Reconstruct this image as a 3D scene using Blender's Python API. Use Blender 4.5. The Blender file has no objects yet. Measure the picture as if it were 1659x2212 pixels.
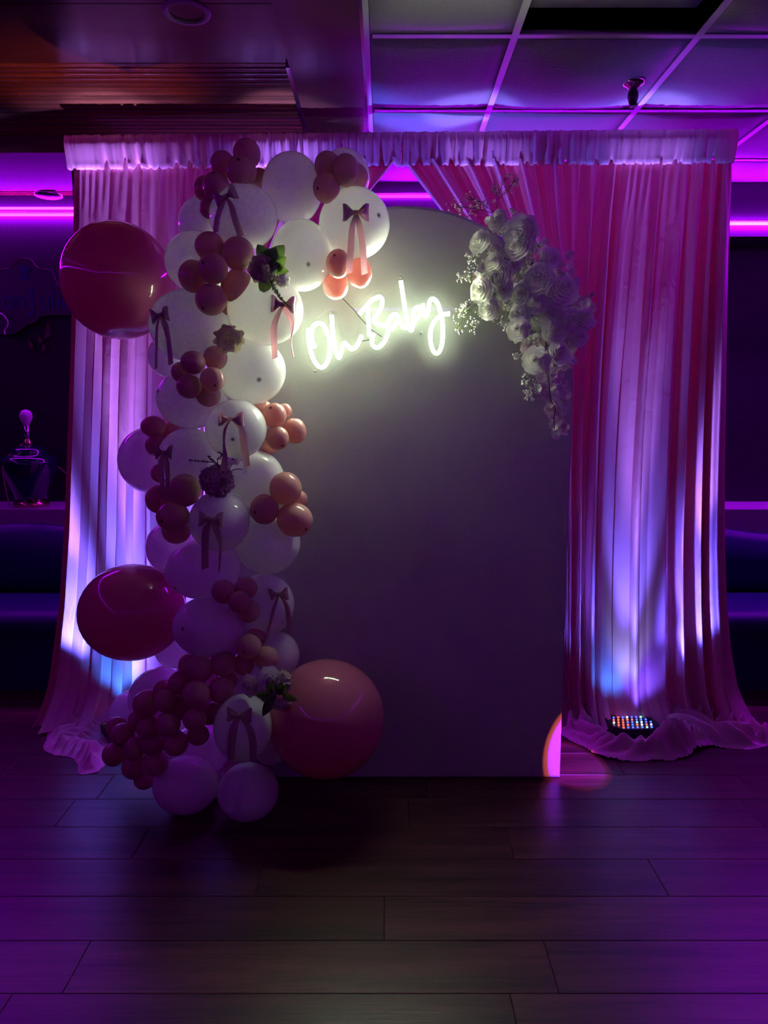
import bpy, math, random
from mathutils import Vector, Matrix, noise, Euler

random.seed(7)
scene = bpy.context.scene
COL = scene.collection
PI = math.pi

# ------------------------------------------------------------------ camera
FPX, CX, CY, W, H = 1600.0, 829.5, 1106.0, 1659, 2212
PITCH = math.radians(7.9)
CAMZ = 1.42
cam_d = bpy.data.cameras.new('camera')
cam_d.sensor_fit = 'VERTICAL'
cam_d.sensor_height = 24.0
cam_d.lens = FPX / H * 24.0
cam_d.clip_start = 0.02
cam = bpy.data.objects.new('camera', cam_d)
COL.objects.link(cam)
cam.location = (0, 0, CAMZ)
cam.rotation_euler = (PI / 2 - PITCH, 0, 0)
scene.camera = cam

# ------------------------------------------------------------------ world, exposure
world = bpy.data.worlds.new('world')
scene.world = world
world.use_nodes = True
world.node_tree.nodes['Background'].inputs[0].default_value = (0.02, 0.0, 0.05, 1)
world.node_tree.nodes['Background'].inputs[1].default_value = 0.02
vs = scene.view_settings
vs.view_transform = 'Standard'
vs.look = 'None'
vs.gamma = 1.0
vs.exposure = 0.0
vs.use_curve_mapping = False
try:
    scene.cycles.max_bounces = 9
    scene.cycles.diffuse_bounces = 5
    scene.cycles.glossy_bounces = 3
    scene.cycles.transmission_bounces = 7
    scene.cycles.use_light_tree = False
    scene.cycles.transparent_max_bounces = 12
    scene.cycles.sample_clamp_indirect = 40.0
    scene.cycles.use_denoising = True
    scene.cycles.caustics_reflective = False
    scene.cycles.caustics_refractive = False
except Exception:
    pass

# light levels of the place, in one spot
NEON_STRENGTH = 155.0
NEON_SIDE_STRENGTH = 4.2
NEON_COLOR = (0.83, 1.0, 0.68)
STRIP_STRENGTH = 300.0
ROOM_STRIP_STRENGTH = 34.0
SHIELDED_STRIP_STRENGTH = 95.0
LEFT_STRIP_STRENGTH = 110.0
STRIP_COLOR = (0.40, 0.002, 1.0)
WASH_POWER = 235.0
BEAM_POWER = 3000.0


# ------------------------------------------------------------------ pixel helpers (distances are real)
def ray(px, py):
    a = (px - CX) / FPX
    b = (CY - py) / FPX
    c, s = math.cos(PITCH), math.sin(PITCH)
    return Vector((a, c + b * s, b * c - s))


def at(px, py, Y):
    d = ray(px, py)
    return Vector((0, 0, CAMZ)) + d * (Y / d.y)


def floor_at(px, py, z=0.0):
    d = ray(px, py)
    return Vector((0, 0, CAMZ)) + d * ((z - CAMZ) / d.z)


def mpp(p):
    """metres for one pixel at point p"""
    f = Vector((0, math.cos(PITCH), -math.sin(PITCH)))
    return (Vector(p) - Vector((0, 0, CAMZ))).dot(f) / FPX


def lerp(a, b, t):
    return a + (b - a) * t


def interp(x, pts):
    if x <= pts[0][0]:
        return pts[0][1]
    for (x0, y0), (x1, y1) in zip(pts, pts[1:]):
        if x <= x1:
            return y0 + (y1 - y0) * (x - x0) / (x1 - x0)
    return pts[-1][1]


def sinterp(x, pts):
    if x <= pts[0][0]:
        return pts[0][1]
    for (x0, y0), (x1, y1) in zip(pts, pts[1:]):
        if x <= x1:
            t = (x - x0) / (x1 - x0)
            t = t * t * (3 - 2 * t)
            return y0 + (y1 - y0) * t
    return pts[-1][1]


def smooth(t):
    t = max(0.0, min(1.0, t))
    return t * t * (3 - 2 * t)


# ------------------------------------------------------------------ materials
def _mat(name):
    m = bpy.data.materials.new(name)
    m.use_nodes = True
    nt = m.node_tree
    b = nt.nodes['Principled BSDF']
    return m, nt, b


def plain(name, color, rough=0.5, metal=0.0, spec=0.5, bump=None, sheen=0.0, coat=0.0):
    m, nt, b = _mat(name)
    b.inputs['Base Color'].default_value = (*color, 1)
    b.inputs['Roughness'].default_value = rough
    b.inputs['Metallic'].default_value = metal
    b.inputs['Specular IOR Level'].default_value = spec
    b.inputs['Sheen Weight'].default_value = sheen
    b.inputs['Coat Weight'].default_value = coat
    if bump:
        sc, st, dist = bump
        tc = nt.nodes.new('ShaderNodeTexCoord')
        n = nt.nodes.new('ShaderNodeTexNoise')
        n.inputs['Scale'].default_value = sc
        n.inputs['Detail'].default_value = 4
        bp = nt.nodes.new('ShaderNodeBump')
        bp.inputs['Strength'].default_value = st
        bp.inputs['Distance'].default_value = dist
        nt.links.new(tc.outputs['Object'], n.inputs['Vector'])
        nt.links.new(n.outputs['Fac'], bp.inputs['Height'])
        nt.links.new(bp.outputs['Normal'], b.inputs['Normal'])
    return m


def emitter(name, color, strength):
    m = bpy.data.materials.new(name)
    m.use_nodes = True
    nt = m.node_tree
    nt.nodes.clear()
    e = nt.nodes.new('ShaderNodeEmission')
    o = nt.nodes.new('ShaderNodeOutputMaterial')
    e.inputs[0].default_value = (*color, 1)
    e.inputs[1].default_value = strength
    nt.links.new(e.outputs[0], o.inputs[0])
    return m


def thin(name, color, trans_color, trans=0.4, rough=0.35, spec=0.5, ior=1.45, tip=None, bump=None, noisecol=None, oneside=True):
    """diffuse + translucent + a glossy coat: latex, cloth, petals, leaves"""
    m = bpy.data.materials.new(name)
    m.use_nodes = True
    nt = m.node_tree
    nt.nodes.clear()
    L = nt.links.new
    out = nt.nodes.new('ShaderNodeOutputMaterial')
    d = nt.nodes.new('ShaderNodeBsdfDiffuse')
    t = nt.nodes.new('ShaderNodeBsdfTranslucent')
    g = nt.nodes.new('ShaderNodeBsdfGlossy')
    g.inputs['Roughness'].default_value = rough
    g.inputs['Color'].default_value = (1, 1, 1, 1)
    mx = nt.nodes.new('ShaderNodeMixShader')
    mx.inputs[0].default_value = trans
    my = nt.nodes.new('ShaderNodeMixShader')
    fr = nt.nodes.new('ShaderNodeFresnel')
    fr.inputs['IOR'].default_value = ior
    mu = nt.nodes.new('ShaderNodeMath')
    mu.operation = 'MULTIPLY'
    mu.inputs[1].default_value = spec
    d.inputs[0].default_value = (*color, 1)
    t.inputs[0].default_value = (*trans_color, 1)
    ge = nt.nodes.new('ShaderNodeNewGeometry')
    fb = nt.nodes.new('ShaderNodeMath')
    fb.operation = 'SUBTRACT'
    fb.inputs[0].default_value = 1.0
    L(ge.outputs['Backfacing'], fb.inputs[1])
    f2 = nt.nodes.new('ShaderNodeMath')
    f2.operation = 'MULTIPLY'
    L(fr.outputs[0], f2.inputs[0])
    if oneside:
        L(fb.outputs[0], f2.inputs[1])
    else:
        lw = nt.nodes.new('ShaderNodeLayerWeight')
        lw.inputs[0].default_value = 0.35
        f2.operation = 'MULTIPLY_ADD'
        L(lw.outputs['Facing'], f2.inputs[0])
        f2.inputs[1].default_value = 0.35
        f2.inputs[2].default_value = 0.06
    L(f2.outputs[0], mu.inputs[0])
    L(mu.outputs[0], my.inputs[0])
    L(d.outputs[0], mx.inputs[1])
    L(t.outputs[0], mx.inputs[2])
    L(mx.outputs[0], my.inputs[1])
    L(g.outputs[0], my.inputs[2])
    L(my.outputs[0], out.inputs[0])
    if tip:
        at_ = nt.nodes.new('ShaderNodeAttribute')
        at_.attribute_name = 'tip'
        r = nt.nodes.new('ShaderNodeValToRGB')
        r.color_ramp.elements[0].position = tip[0]
        r.color_ramp.elements[1].position = tip[1]
        for sock, c in ((d.inputs[0], color), (t.inputs[0], trans_color)):
            mc = nt.nodes.new('ShaderNodeMix')
            mc.data_type = 'RGBA'
            mc.inputs[6].default_value = (c[0] * .10, c[1] * .08, c[2] * .08, 1)
            mc.inputs[7].default_value = (*c, 1)
            L(r.outputs[0], mc.inputs[0])
            L(mc.outputs[2], sock)
        L(at_.outputs['Fac'], r.inputs[0])
    if noisecol:
        tc = nt.nodes.new('ShaderNodeTexCoord')
        n = nt.nodes.new('ShaderNodeTexNoise')
        n.inputs['Scale'].default_value = noisecol[0]
        mc = nt.nodes.new('ShaderNodeMix')
        mc.data_type = 'RGBA'
        mc.inputs[6].default_value = (*color, 1)
        mc.inputs[7].default_value = (*noisecol[1], 1)
        L(tc.outputs['Object'], n.inputs['Vector'])
        L(n.outputs['Fac'], mc.inputs[0])
        L(mc.outputs[2], d.inputs[0])
    if bump:
        tc = nt.nodes.new('ShaderNodeTexCoord')
        mp = nt.nodes.new('ShaderNodeMapping')
        mp.inputs['Scale'].default_value = bump[0]
        n = nt.nodes.new('ShaderNodeTexNoise')
        n.inputs['Scale'].default_value = 1
        n.inputs['Detail'].default_value = 5
        n.inputs['Distortion'].default_value = bump[3] if len(bump) > 3 else 0
        bp = nt.nodes.new('ShaderNodeBump')
        bp.inputs['Strength'].default_value = bump[1]
        bp.inputs['Distance'].default_value = bump[2]
        L(tc.outputs['Object'], mp.inputs['Vector'])
        L(mp.outputs[0], n.inputs['Vector'])
        L(n.outputs['Fac'], bp.inputs['Height'])
        for s in (d, t, g):
            L(bp.outputs['Normal'], s.inputs['Normal'])
    return m


def wood(name, dark, light, rough, scale=(1.2, 14, 14), rand=0.5, coat=0.0, bump=0.25):
    m, nt, b = _mat(name)
    L = nt.links.new
    tc = nt.nodes.new('ShaderNodeTexCoord')
    oi = nt.nodes.new('ShaderNodeObjectInfo')
    mp = nt.nodes.new('ShaderNodeMapping')
    mp.inputs['Scale'].default_value = scale
    cb = nt.nodes.new('ShaderNodeCombineXYZ')
    mm = nt.nodes.new('ShaderNodeMath')
    mm.operation = 'MULTIPLY'
    mm.inputs[1].default_value = 37.0
    L(oi.outputs['Random'], mm.inputs[0])
    L(mm.outputs[0], cb.inputs[0])
    L(mm.outputs[0], cb.inputs[1])
    L(cb.outputs[0], mp.inputs['Location'])
    L(tc.outputs['Object'], mp.inputs['Vector'])
    n = nt.nodes.new('ShaderNodeTexNoise')
    n.inputs['Scale'].default_value = 1.0
    n.inputs['Detail'].default_value = 8
    n.inputs['Roughness'].default_value = 0.65
    n.inputs['Distortion'].default_value = 0.6
    L(mp.outputs[0], n.inputs['Vector'])
    n2 = nt.nodes.new('ShaderNodeTexNoise')
    n2.inputs['Scale'].default_value = 9.0
    n2.inputs['Detail'].default_value = 4
    L(mp.outputs[0], n2.inputs['Vector'])
    ad = nt.nodes.new('ShaderNodeMath')
    ad.operation = 'MULTIPLY_ADD'
    ad.inputs[1].default_value = 0.35
    L(n2.outputs['Fac'], ad.inputs[0])
    L(n.outputs['Fac'], ad.inputs[2])
    r = nt.nodes.new('ShaderNodeValToRGB')
    r.color_ramp.elements[0].position = 0.45
    r.color_ramp.elements[1].position = 0.9
    r.color_ramp.elements[0].color = (*dark, 1)
    r.color_ramp.elements[1].color = (*light, 1)
    L(ad.outputs[0], r.inputs[0])
    hv = nt.nodes.new('ShaderNodeHueSaturation')
    ma = nt.nodes.new('ShaderNodeMath')
    ma.operation = 'MULTIPLY_ADD'
    ma.inputs[1].default_value = rand
    ma.inputs[2].default_value = 1.0 - rand / 2
    L(oi.outputs['Random'], ma.inputs[0])
    L(ma.outputs[0], hv.inputs['Value'])
    L(r.outputs[0], hv.inputs['Color'])
    L(hv.outputs[0], b.inputs['Base Color'])
    b.inputs['Roughness'].default_value = rough
    b.inputs['Coat Weight'].default_value = coat
    b.inputs['Coat Roughness'].default_value = 0.15
    bp = nt.nodes.new('ShaderNodeBump')
    bp.inputs['Strength'].default_value = bump
    bp.inputs['Distance'].default_value = 0.002
    L(ad.outputs[0], bp.inputs['Height'])
    L(bp.outputs[0], b.inputs['Normal'])
    return m


def tile_mat():
    m, nt, b = _mat('ceiling tile fissured white')
    L = nt.links.new
    tc = nt.nodes.new('ShaderNodeTexCoord')
    n = nt.nodes.new('ShaderNodeTexNoise')
    n.inputs['Scale'].default_value = 55
    n.inputs['Detail'].default_value = 6
    mp = nt.nodes.new('ShaderNodeMapping')
    mp.inputs['Scale'].default_value = (0.5, 1.4, 1)
    v = nt.nodes.new('ShaderNodeTexNoise')
    v.inputs['Scale'].default_value = 70
    v.inputs['Distortion'].default_value = 1.0
    L(tc.outputs['Object'], n.inputs['Vector'])
    L(tc.outputs['Object'], mp.inputs['Vector'])
    L(mp.outputs[0], v.inputs['Vector'])
    r = nt.nodes.new('ShaderNodeValToRGB')
    r.color_ramp.elements[0].position = 0.32
    r.color_ramp.elements[1].position = 0.42
    L(v.outputs['Fac'], r.inputs[0])
    ad = nt.nodes.new('ShaderNodeMath')
    ad.operation = 'MULTIPLY_ADD'
    ad.inputs[1].default_value = 0.4
    L(n.outputs['Fac'], ad.inputs[0])
    L(r.outputs[0], ad.inputs[2])
    bp = nt.nodes.new('ShaderNodeBump')
    bp.inputs['Strength'].default_value = 0.5
    bp.inputs['Distance'].default_value = 0.003
    L(ad.outputs[0], bp.inputs['Height'])
    L(bp.outputs[0], b.inputs['Normal'])
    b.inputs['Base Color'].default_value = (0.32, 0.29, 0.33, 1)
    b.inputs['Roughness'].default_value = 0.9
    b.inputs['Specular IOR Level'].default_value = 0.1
    return m


def clear_acrylic():
    m = bpy.data.materials.new('clear acrylic')
    m.use_nodes = True
    nt = m.node_tree
    nt.nodes.clear()
    out = nt.nodes.new('ShaderNodeOutputMaterial')
    t = nt.nodes.new('ShaderNodeBsdfTransparent')
    t.inputs[0].default_value = (0.97, 0.985, 0.97, 1)
    g = nt.nodes.new('ShaderNodeBsdfGlossy')
    g.inputs['Roughness'].default_value = 0.03
    fr = nt.nodes.new('ShaderNodeFresnel')
    fr.inputs[0].default_value = 1.3
    mx = nt.nodes.new('ShaderNodeMixShader')
    nt.links.new(fr.outputs[0], mx.inputs[0])
    nt.links.new(t.outputs[0], mx.inputs[1])
    nt.links.new(g.outputs[0], mx.inputs[2])
    nt.links.new(mx.outputs[0], out.inputs[0])
    return m


M = {
    'plank': wood('dark vinyl wood plank', (0.010, 0.0034, 0.003), (0.120, 0.040, 0.036), 0.36, (1.3, 22, 22), 0.5, 0.0, 0.35),
    'board': wood('varnished brown soffit board', (0.05, 0.018, 0.010), (0.12, 0.045, 0.022), 0.28, (2.0, 9, 9), 0.2, 0.5, 0.08),
    'slat': wood('varnished orange wood slat', (0.09, 0.03, 0.012), (0.22, 0.075, 0.028), 0.25, (2.0, 20, 20), 0.4, 0.5, 0.1),
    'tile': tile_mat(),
    'grid': plain('painted grid bar', (0.55, 0.53, 0.54), 0.5),
    'wall': plain('dark painted wall', (0.014, 0.012, 0.018), 0.6, bump=(40, 0.2, 0.002)),
    'header': plain('dark header paint', (0.035, 0.028, 0.042), 0.4),
    'void': plain('dark plenum', (0.01, 0.01, 0.012), 0.95),
    'trim': plain('polished metal trim', (0.75, 0.72, 0.75), 0.18, 1.0),
    'chrome': plain('chrome', (0.85, 0.83, 0.85), 0.08, 1.0),
    'brass': plain('brass', (0.75, 0.5, 0.28), 0.2, 1.0),
    'black': plain('black plastic', (0.008, 0.008, 0.01), 0.35),
    'rubber': plain('black rubber cable', (0.02, 0.02, 0.02), 0.5),
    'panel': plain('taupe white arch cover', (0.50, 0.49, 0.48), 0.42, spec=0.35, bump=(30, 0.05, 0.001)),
    'ledge': plain('pale painted ledge', (0.42, 0.30, 0.42), 0.5),
    'vinyl': plain('navy vinyl', (0.012, 0.014, 0.10), 0.45),
    'ceramic': plain('navy glazed ceramic', (0.008, 0.008, 0.035), 0.08, coat=1.0),
    'bulb': plain('white glass bulb', (0.85, 0.75, 0.85), 0.15),
    'cord': plain('tan cord', (0.35, 0.25, 0.18), 0.5),
    'signblack': plain('black tin sign', (0.010, 0.008, 0.014), 0.35),
    'signblue': plain('blue sign paint', (0.02, 0.02, 0.22), 0.5),
    'signline': plain('faded red sign outline', (0.10, 0.03, 0.06), 0.5),
    'leafpaint': plain('faded painted agave', (0.14, 0.035, 0.07), 0.6),
    'whitewire': plain('white tube loop', (0.8, 0.8, 0.8), 0.4),
    'drape': thin('pink satin drape', (0.78, 0.35, 0.50), (0.75, 0.06, 0.14), 0.10, 0.42, 0.55, 1.4, bump=((26, 26, 9), 0.25, 0.006, 1.5), oneside=False),
    'white': thin('white latex', (0.94, 0.93, 0.91), (0.94, 0.92, 0.89), 0.45, 0.10, 0.9, 1.45, tip=(0.012, 0.06)),
    'rose': thin('dusty rose latex', (0.70, 0.40, 0.37), (0.80, 0.40, 0.34), 0.40, 0.10, 0.9, 1.45, tip=(0.03, 0.10)),
    'pink': thin('pink latex', (0.64, 0.18, 0.32), (0.76, 0.16, 0.28), 0.42, 0.08, 0.9, 1.45, tip=(0.01, 0.05)),
    'ribbon': thin('mauve satin ribbon', (0.46, 0.24, 0.29), (0.55, 0.25, 0.28), 0.35, 0.35, 0.7, 1.45, oneside=False),
    'petal': thin('white silk petal', (0.88, 0.87, 0.80), (0.86, 0.84, 0.70), 0.28, 0.5, 0.3, 1.4, oneside=False),
    'cream': thin('cream silk petal', (0.70, 0.62, 0.44), (0.75, 0.62, 0.35), 0.35, 0.5, 0.3, 1.4, oneside=False),
    'greypetal': thin('dusky pink silk petal', (0.55, 0.42, 0.40), (0.6, 0.45, 0.38), 0.3, 0.5, 0.3, 1.4, oneside=False),
    'blossom': thin('blush blossom petal', (0.80, 0.66, 0.66), (0.80, 0.62, 0.60), 0.35, 0.5, 0.3, 1.4, oneside=False),
    'bud': plain('white buds', (0.75, 0.75, 0.62), 0.6),
    'stem': thin('green stem', (0.22, 0.30, 0.08), (0.3, 0.4, 0.1), 0.25, 0.5, 0.3),
    'leaf': thin('dark green leaf', (0.05, 0.085, 0.03), (0.16, 0.26, 0.04), 0.35, 0.35, 0.6, noisecol=(40, (0.03, 0.05, 0.02)), oneside=False),
    'twig': plain('dark brown twig', (0.025, 0.012, 0.012), 0.7),
    'acrylic': clear_acrylic(),
    'acryledge': thin('acrylic cut edge', (0.75, 0.85, 0.75), (0.8, 0.9, 0.8), 0.5, 0.2, 0.8),
    'neon': emitter('neon tube glow', NEON_COLOR, NEON_STRENGTH),
    'neonside': emitter('milky tube side glow', NEON_COLOR, NEON_SIDE_STRENGTH),
    'strip': emitter('violet led strip glow', STRIP_COLOR, STRIP_STRENGTH),
    'strip_room': emitter('violet led strip glow, dimmed run', STRIP_COLOR, ROOM_STRIP_STRENGTH),
    'strip_shielded': emitter('violet led strip glow above added shield', STRIP_COLOR, SHIELDED_STRIP_STRENGTH),  # right wall run, sits above an added light shield
    'strip_left': emitter('violet led strip glow, wooden side', STRIP_COLOR, LEFT_STRIP_STRENGTH),
    'led_r': emitter('red led', (1.0, 0.10, 0.05), 3.0),
    'led_g': emitter('green led', (0.25, 1.0, 0.65), 2.5),
    'led_b': emitter('blue led', (0.05, 0.08, 1.0), 4.0),
    'led_w': emitter('white led', (0.8, 0.9, 1.0), 2.5),
}

# ------------------------------------------------------------------ mesh building
WL = {}


class MB:
    def __init__(self):
        self.v, self.f, self.tip = [], [], None

    def add(self, vs_, fs_):
        o = len(self.v)
        self.v += [Vector(p) for p in vs_]
        self.f += [tuple(i + o for i in q) for q in fs_]
        return self

    def box(self, a, b):
        x0, y0, z0 = a
        x1, y1, z1 = b
        return self.add([(x0, y0, z0), (x1, y0, z0), (x1, y1, z0), (x0, y1, z0), (x0, y0, z1), (x1, y0, z1), (x1, y1, z1), (x0, y1, z1)],
                        [(0, 3, 2, 1), (4, 5, 6, 7), (0, 1, 5, 4), (1, 2, 6, 5), (2, 3, 7, 6), (3, 0, 4, 7)])

    def grid(self, rows, closed=False):
        """rows: list of equal-length lists of points"""
        nr, nc = len(rows), len(rows[0])
        fs_ = []
        for i in range(nr - 1):
            for j in range(nc if closed else nc - 1):
                k = (j + 1) % nc
                fs_.append((i * nc + j, i * nc + k, (i + 1) * nc + k, (i + 1) * nc + j))
        return self.add([p for r in rows for p in r], fs_)

    def tube(self, pts, rad, n=8, cap=True):
        pts = [Vector(p) for p in pts]
        rr = rad if isinstance(rad, (list, tuple)) else [rad] * len(pts)
        rows = []
        up = None
        for i, p in enumerate(pts):
            t = (pts[min(i + 1, len(pts) - 1)] - pts[max(i - 1, 0)]).normalized()
            if up is None:
                up = Vector((0, 1, 0)) if abs(t.y) < 0.9 else Vector((1, 0, 0))
            a = t.cross(up)
            if a.length < 1e-6:
                a = t.orthogonal()
            a.normalize()
            b = a.cross(t).normalized()
            up = b
            rows.append([p + (a * math.cos(2 * PI * k / n) + b * math.sin(2 * PI * k / n)) * rr[i] for k in range(n)])
        o = len(self.v)
        self.grid(rows, True)
        if cap:
            self.f.append(tuple(o + k for k in range(n))[::-1])
            e = o + (len(rows) - 1) * n
            self.f.append(tuple(e + k for k in range(n)))
        return self

    def lathe(self, c, prof, n=24, axis=None):
        """prof: (r, z) along axis (default up)"""
        c = Vector(c)
        q = Vector((0, 0, 1)).rotation_difference(Vector(axis)) if axis is not None else None
        rows = []
        for r, z in prof:
            row = []
            for k in range(n):
                p = Vector((r * math.cos(2 * PI * k / n), r * math.sin(2 * PI * k / n), z))
                row.append(c + (q @ p if q else p))
            rows.append(row)
        return self.grid(rows, True)

    def prism(self, poly, y0, y1):
        """poly: (x, z) outline, extruded from y0 to y1"""
        n = len(poly)
        vs_ = [(x, y0, z) for x, z in poly] + [(x, y1, z) for x, z in poly]
        fs_ = [tuple(range(n)), tuple(range(2 * n - 1, n - 1, -1))] + [(i, n + i, n + (i + 1) % n, (i + 1) % n) for i in range(n)]
        return self.add(vs_, fs_)

    def build(self, name, mat, parent=None, sm=True, loc=None, kind=None):
        if loc is None:
            if parent is not None:
                loc = sum(self.v, Vector()) / len(self.v)
            else:
                lo = Vector([min(p[i] for p in self.v) for i in range(3)])
                hi = Vector([max(p[i] for p in self.v) for i in range(3)])
                loc = Vector(((lo.x + hi.x) / 2, (lo.y + hi.y) / 2, lo.z))
        loc = Vector(loc)
        me = bpy.data.meshes.new(name)
        me.from_pydata([tuple(p - loc) for p in self.v], [], self.f)
        me.materials.append(M[mat])
        if sm:
            me.polygons.foreach_set('use_smooth', [True] * len(me.polygons))
        if self.tip:
            a = me.attributes.new('tip', 'FLOAT', 'POINT')
            a.data.foreach_set('value', self.tip)
        me.update()
        return link(name, me, parent, loc, kind)


def link(name, me, parent, loc, kind=None, rot=None, scale=None):
    o = bpy.data.objects.new(name, me)
    COL.objects.link(o)
    loc = Vector(loc)
    o.location = loc
    if rot is not None:
        o.rotation_mode = 'QUATERNION'
        o.rotation_quaternion = rot
    if scale is not None:
        o.scale = (scale,) * 3 if not isinstance(scale, (tuple, list)) else scale
    WL[o.name] = loc
    if parent is not None:
        o.parent = parent
        o.location = loc - WL[parent.name]
    if kind:
        o['kind'] = kind
    return o


def thing(name, loc, label, cat, group=None):
    o = link(name, None, None, loc)
    o.empty_display_size = 0.05
    return tag(o, label, cat, group)


def tag(o, label, cat, group=None):
    o['label'] = label
    o['category'] = cat
    if group:
        o['group'] = group
    return o


def struct(o, label=None):
    o['kind'] = 'structure'
    if label:
        o['label'] = label
    return o


def catmull(pts, k=8):
    pts = [Vector(p) for p in pts]
    out = []
    n = len(pts)
    for i in range(n - 1):
        p0, p1, p2, p3 = pts[max(i - 1, 0)], pts[i], pts[i + 1], pts[min(i + 2, n - 1)]
        for j in range(k):
            t = j / k
            out.append(0.5 * ((2 * p1) + (p2 - p0) * t + (2 * p0 - 5 * p1 + 4 * p2 - p3) * t * t + (3 * p1 - p0 - 3 * p2 + p3) * t ** 3))
    out.append(pts[-1])
    return out


# ------------------------------------------------------------------ the room
XL, XR, YB, YF, ZC = -3.3, 3.6, 4.5, -3.0, 2.64
HEADER_Y = 4.24
BEAM0, BEAM1 = -0.338, -0.07

floor = struct(MB().box((XL, YF, -0.10), (XR, YB, -0.008)).build('floor', 'plank', sm=False, loc=(0, 0, -0.1)), 'dark wood plank floor')
PW = 0.183
plank_mesh = {}
for k in range(-11, 12):
    y1 = 2.37 - PW * k
    y0 = y1 - PW
    if y1 > YB + 0.01 or y0 < 0.2:
        continue
    rng = random.Random(k * 13 + 5)
    x = XL - rng.random() * 1.2
    base = {0: floor_at(1098, 1810).x, 1: floor_at(560, 1900).x, 2: floor_at(830, 1985).x, 3: floor_at(165, 2090).x}.get(k)
    if base is not None:
        x = base - 1.22 * 3
        while x > XL:
            x -= 1.22
    while x < XR:
        xa, xb = max(x, XL), min(x + 1.22, XR)
        if xb - xa > 0.03:
            key = round(xb - xa, 3)
            if key not in plank_mesh:
                g = 0.0005
                h = PW / 2
                l = (xb - xa) / 2
                b = 0.0014
                mb = MB()
                rows = []
                mb.add([(-l + g, -h + g, -0.008), (l - g, -h + g, -0.008), (l - g, h - g, -0.008), (-l + g, h - g, -0.008),
                        (-l + g, -h + g, -b), (l - g, -h + g, -b), (l - g, h - g, -b), (-l + g, h - g, -b),
                        (-l + g + b, -h + g + b, 0), (l - g - b, -h + g + b, 0), (l - g - b, h - g - b, 0), (-l + g + b, h - g - b, 0)],
                       [(0, 1, 5, 4), (1, 2, 6, 5), (2, 3, 7, 6), (3, 0, 4, 7), (4, 5, 9, 8), (5, 6, 10, 9), (6, 7, 11, 10), (7, 4, 8, 11), (8, 9, 10, 11)])
                me = bpy.data.meshes.new('plank')
                me.from_pydata([tuple(p) for p in mb.v], [], mb.f)
                me.materials.append(M['plank'])
                plank_mesh[key] = me
            link('plank', plank_mesh[key], floor, ((xa + xb) / 2, (y0 + y1) / 2, 0))
        x += 1.22

struct(MB().box((XL, YB, 0), (XR, YB + 0.1, 2.9)).build('wall_back', 'wall', sm=False), 'dark wall behind the bench seats')
struct(MB().box((XL - 0.1, YF, 0), (XL, YB, 2.9)).build('wall_left', 'wall', sm=False))
struct(MB().box((XR, YF, 0), (XR + 0.1, YB, 2.9)).build('wall_right', 'wall', sm=False))
struct(MB().box((XL, YF - 0.1, 0), (XR, YF, 2.9)).build('wall_front', 'wall', sm=False))
# header over the seats, right half of the back wall
hz = at(1620, 511, HEADER_Y).z
struct(MB().box((BEAM1, HEADER_Y, hz), (XR, YB, 2.9)).build('trim_1', 'header', sm=False), 'dark dropped header carrying the violet light strip')

ceiling = struct(MB().box((XL, YF, 2.86), (XR, YB, 2.9)).build('ceiling', 'void', sm=False, loc=(0, 0, 2.86)), 'suspended tile ceiling with wooden soffit')
# tiles
gx = [BEAM1 + 0.02, 0.432, 1.038, 1.644, 2.25, 2.856, 3.462, XR]
gy = [0.2, 0.81, 1.42, 2.03, 2.638, 3.255, 3.865, HEADER_Y]
OPEN = (1, 3)
SAG = (1, 4)


def tile(name, x0, x1, y0, y1, z, sag, tilt=0.0, seed=0):
    n = 8
    rows = []
    for j in range(n + 1):
        r = []
        for i in range(n + 1):
            u, v = i / n, j / n
            s = sag * (math.sin(PI * u) * math.sin(PI * v)) ** 0.7 if 0 < u < 1 and 0 < v < 1 else 0
            s *= 1 + 0.35 * noise.noise(Vector((u * 2.3 + seed, v * 2.3, seed)))
            r.append(Vector((lerp(x0, x1, u), lerp(y0, y1, v), z - s + tilt * v)))
        rows.append(r)
    mb = MB()
    mb.grid(rows)
    mb.f = [q[::-1] for q in mb.f]
    mb.grid([[p + Vector((0, 0, 0.018)) for p in r] for r in rows])
    n1 = n + 1
    off = n1 * n1
    ring = [i for i in range(n1)] + [i * n1 + n for i in range(1, n1)] + [n * n1 + i for i in range(n - 1, -1, -1)] + [i * n1 for i in range(n - 1, 0, -1)]
    for a, b in zip(ring, ring[1:] + ring[:1]):
        mb.f.append((a, b, b + off, a + off))
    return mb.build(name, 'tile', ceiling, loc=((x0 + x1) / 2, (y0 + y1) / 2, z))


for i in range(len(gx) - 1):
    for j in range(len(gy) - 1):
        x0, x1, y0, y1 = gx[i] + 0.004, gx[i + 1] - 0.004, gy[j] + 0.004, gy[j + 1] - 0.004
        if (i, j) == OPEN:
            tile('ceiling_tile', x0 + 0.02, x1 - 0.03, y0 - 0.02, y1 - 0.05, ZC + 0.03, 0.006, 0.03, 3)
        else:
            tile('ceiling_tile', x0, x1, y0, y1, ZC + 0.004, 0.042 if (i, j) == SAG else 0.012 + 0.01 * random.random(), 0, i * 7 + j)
for x in gx[1:-1]:
    MB().box((x - 0.012, 0.2, ZC - 0.002), (x + 0.012, HEADER_Y, ZC + 0.002)).build('grid_bar', 'grid', ceiling, sm=False)
for y in gy[1:-1]:
    for xa, xb in zip(gx, gx[1:]):
        MB().box((xa + 0.012, y - 0.012, ZC - 0.0015), (xb - 0.012, y + 0.012, ZC + 0.002)).build('grid_bar', 'grid', ceiling, sm=False)
MB().box((BEAM1, 0.2, ZC - 0.003), (BEAM1 + 0.022, HEADER_Y, ZC + 0.03)).build('wall_angle', 'grid', ceiling, sm=False)
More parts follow.
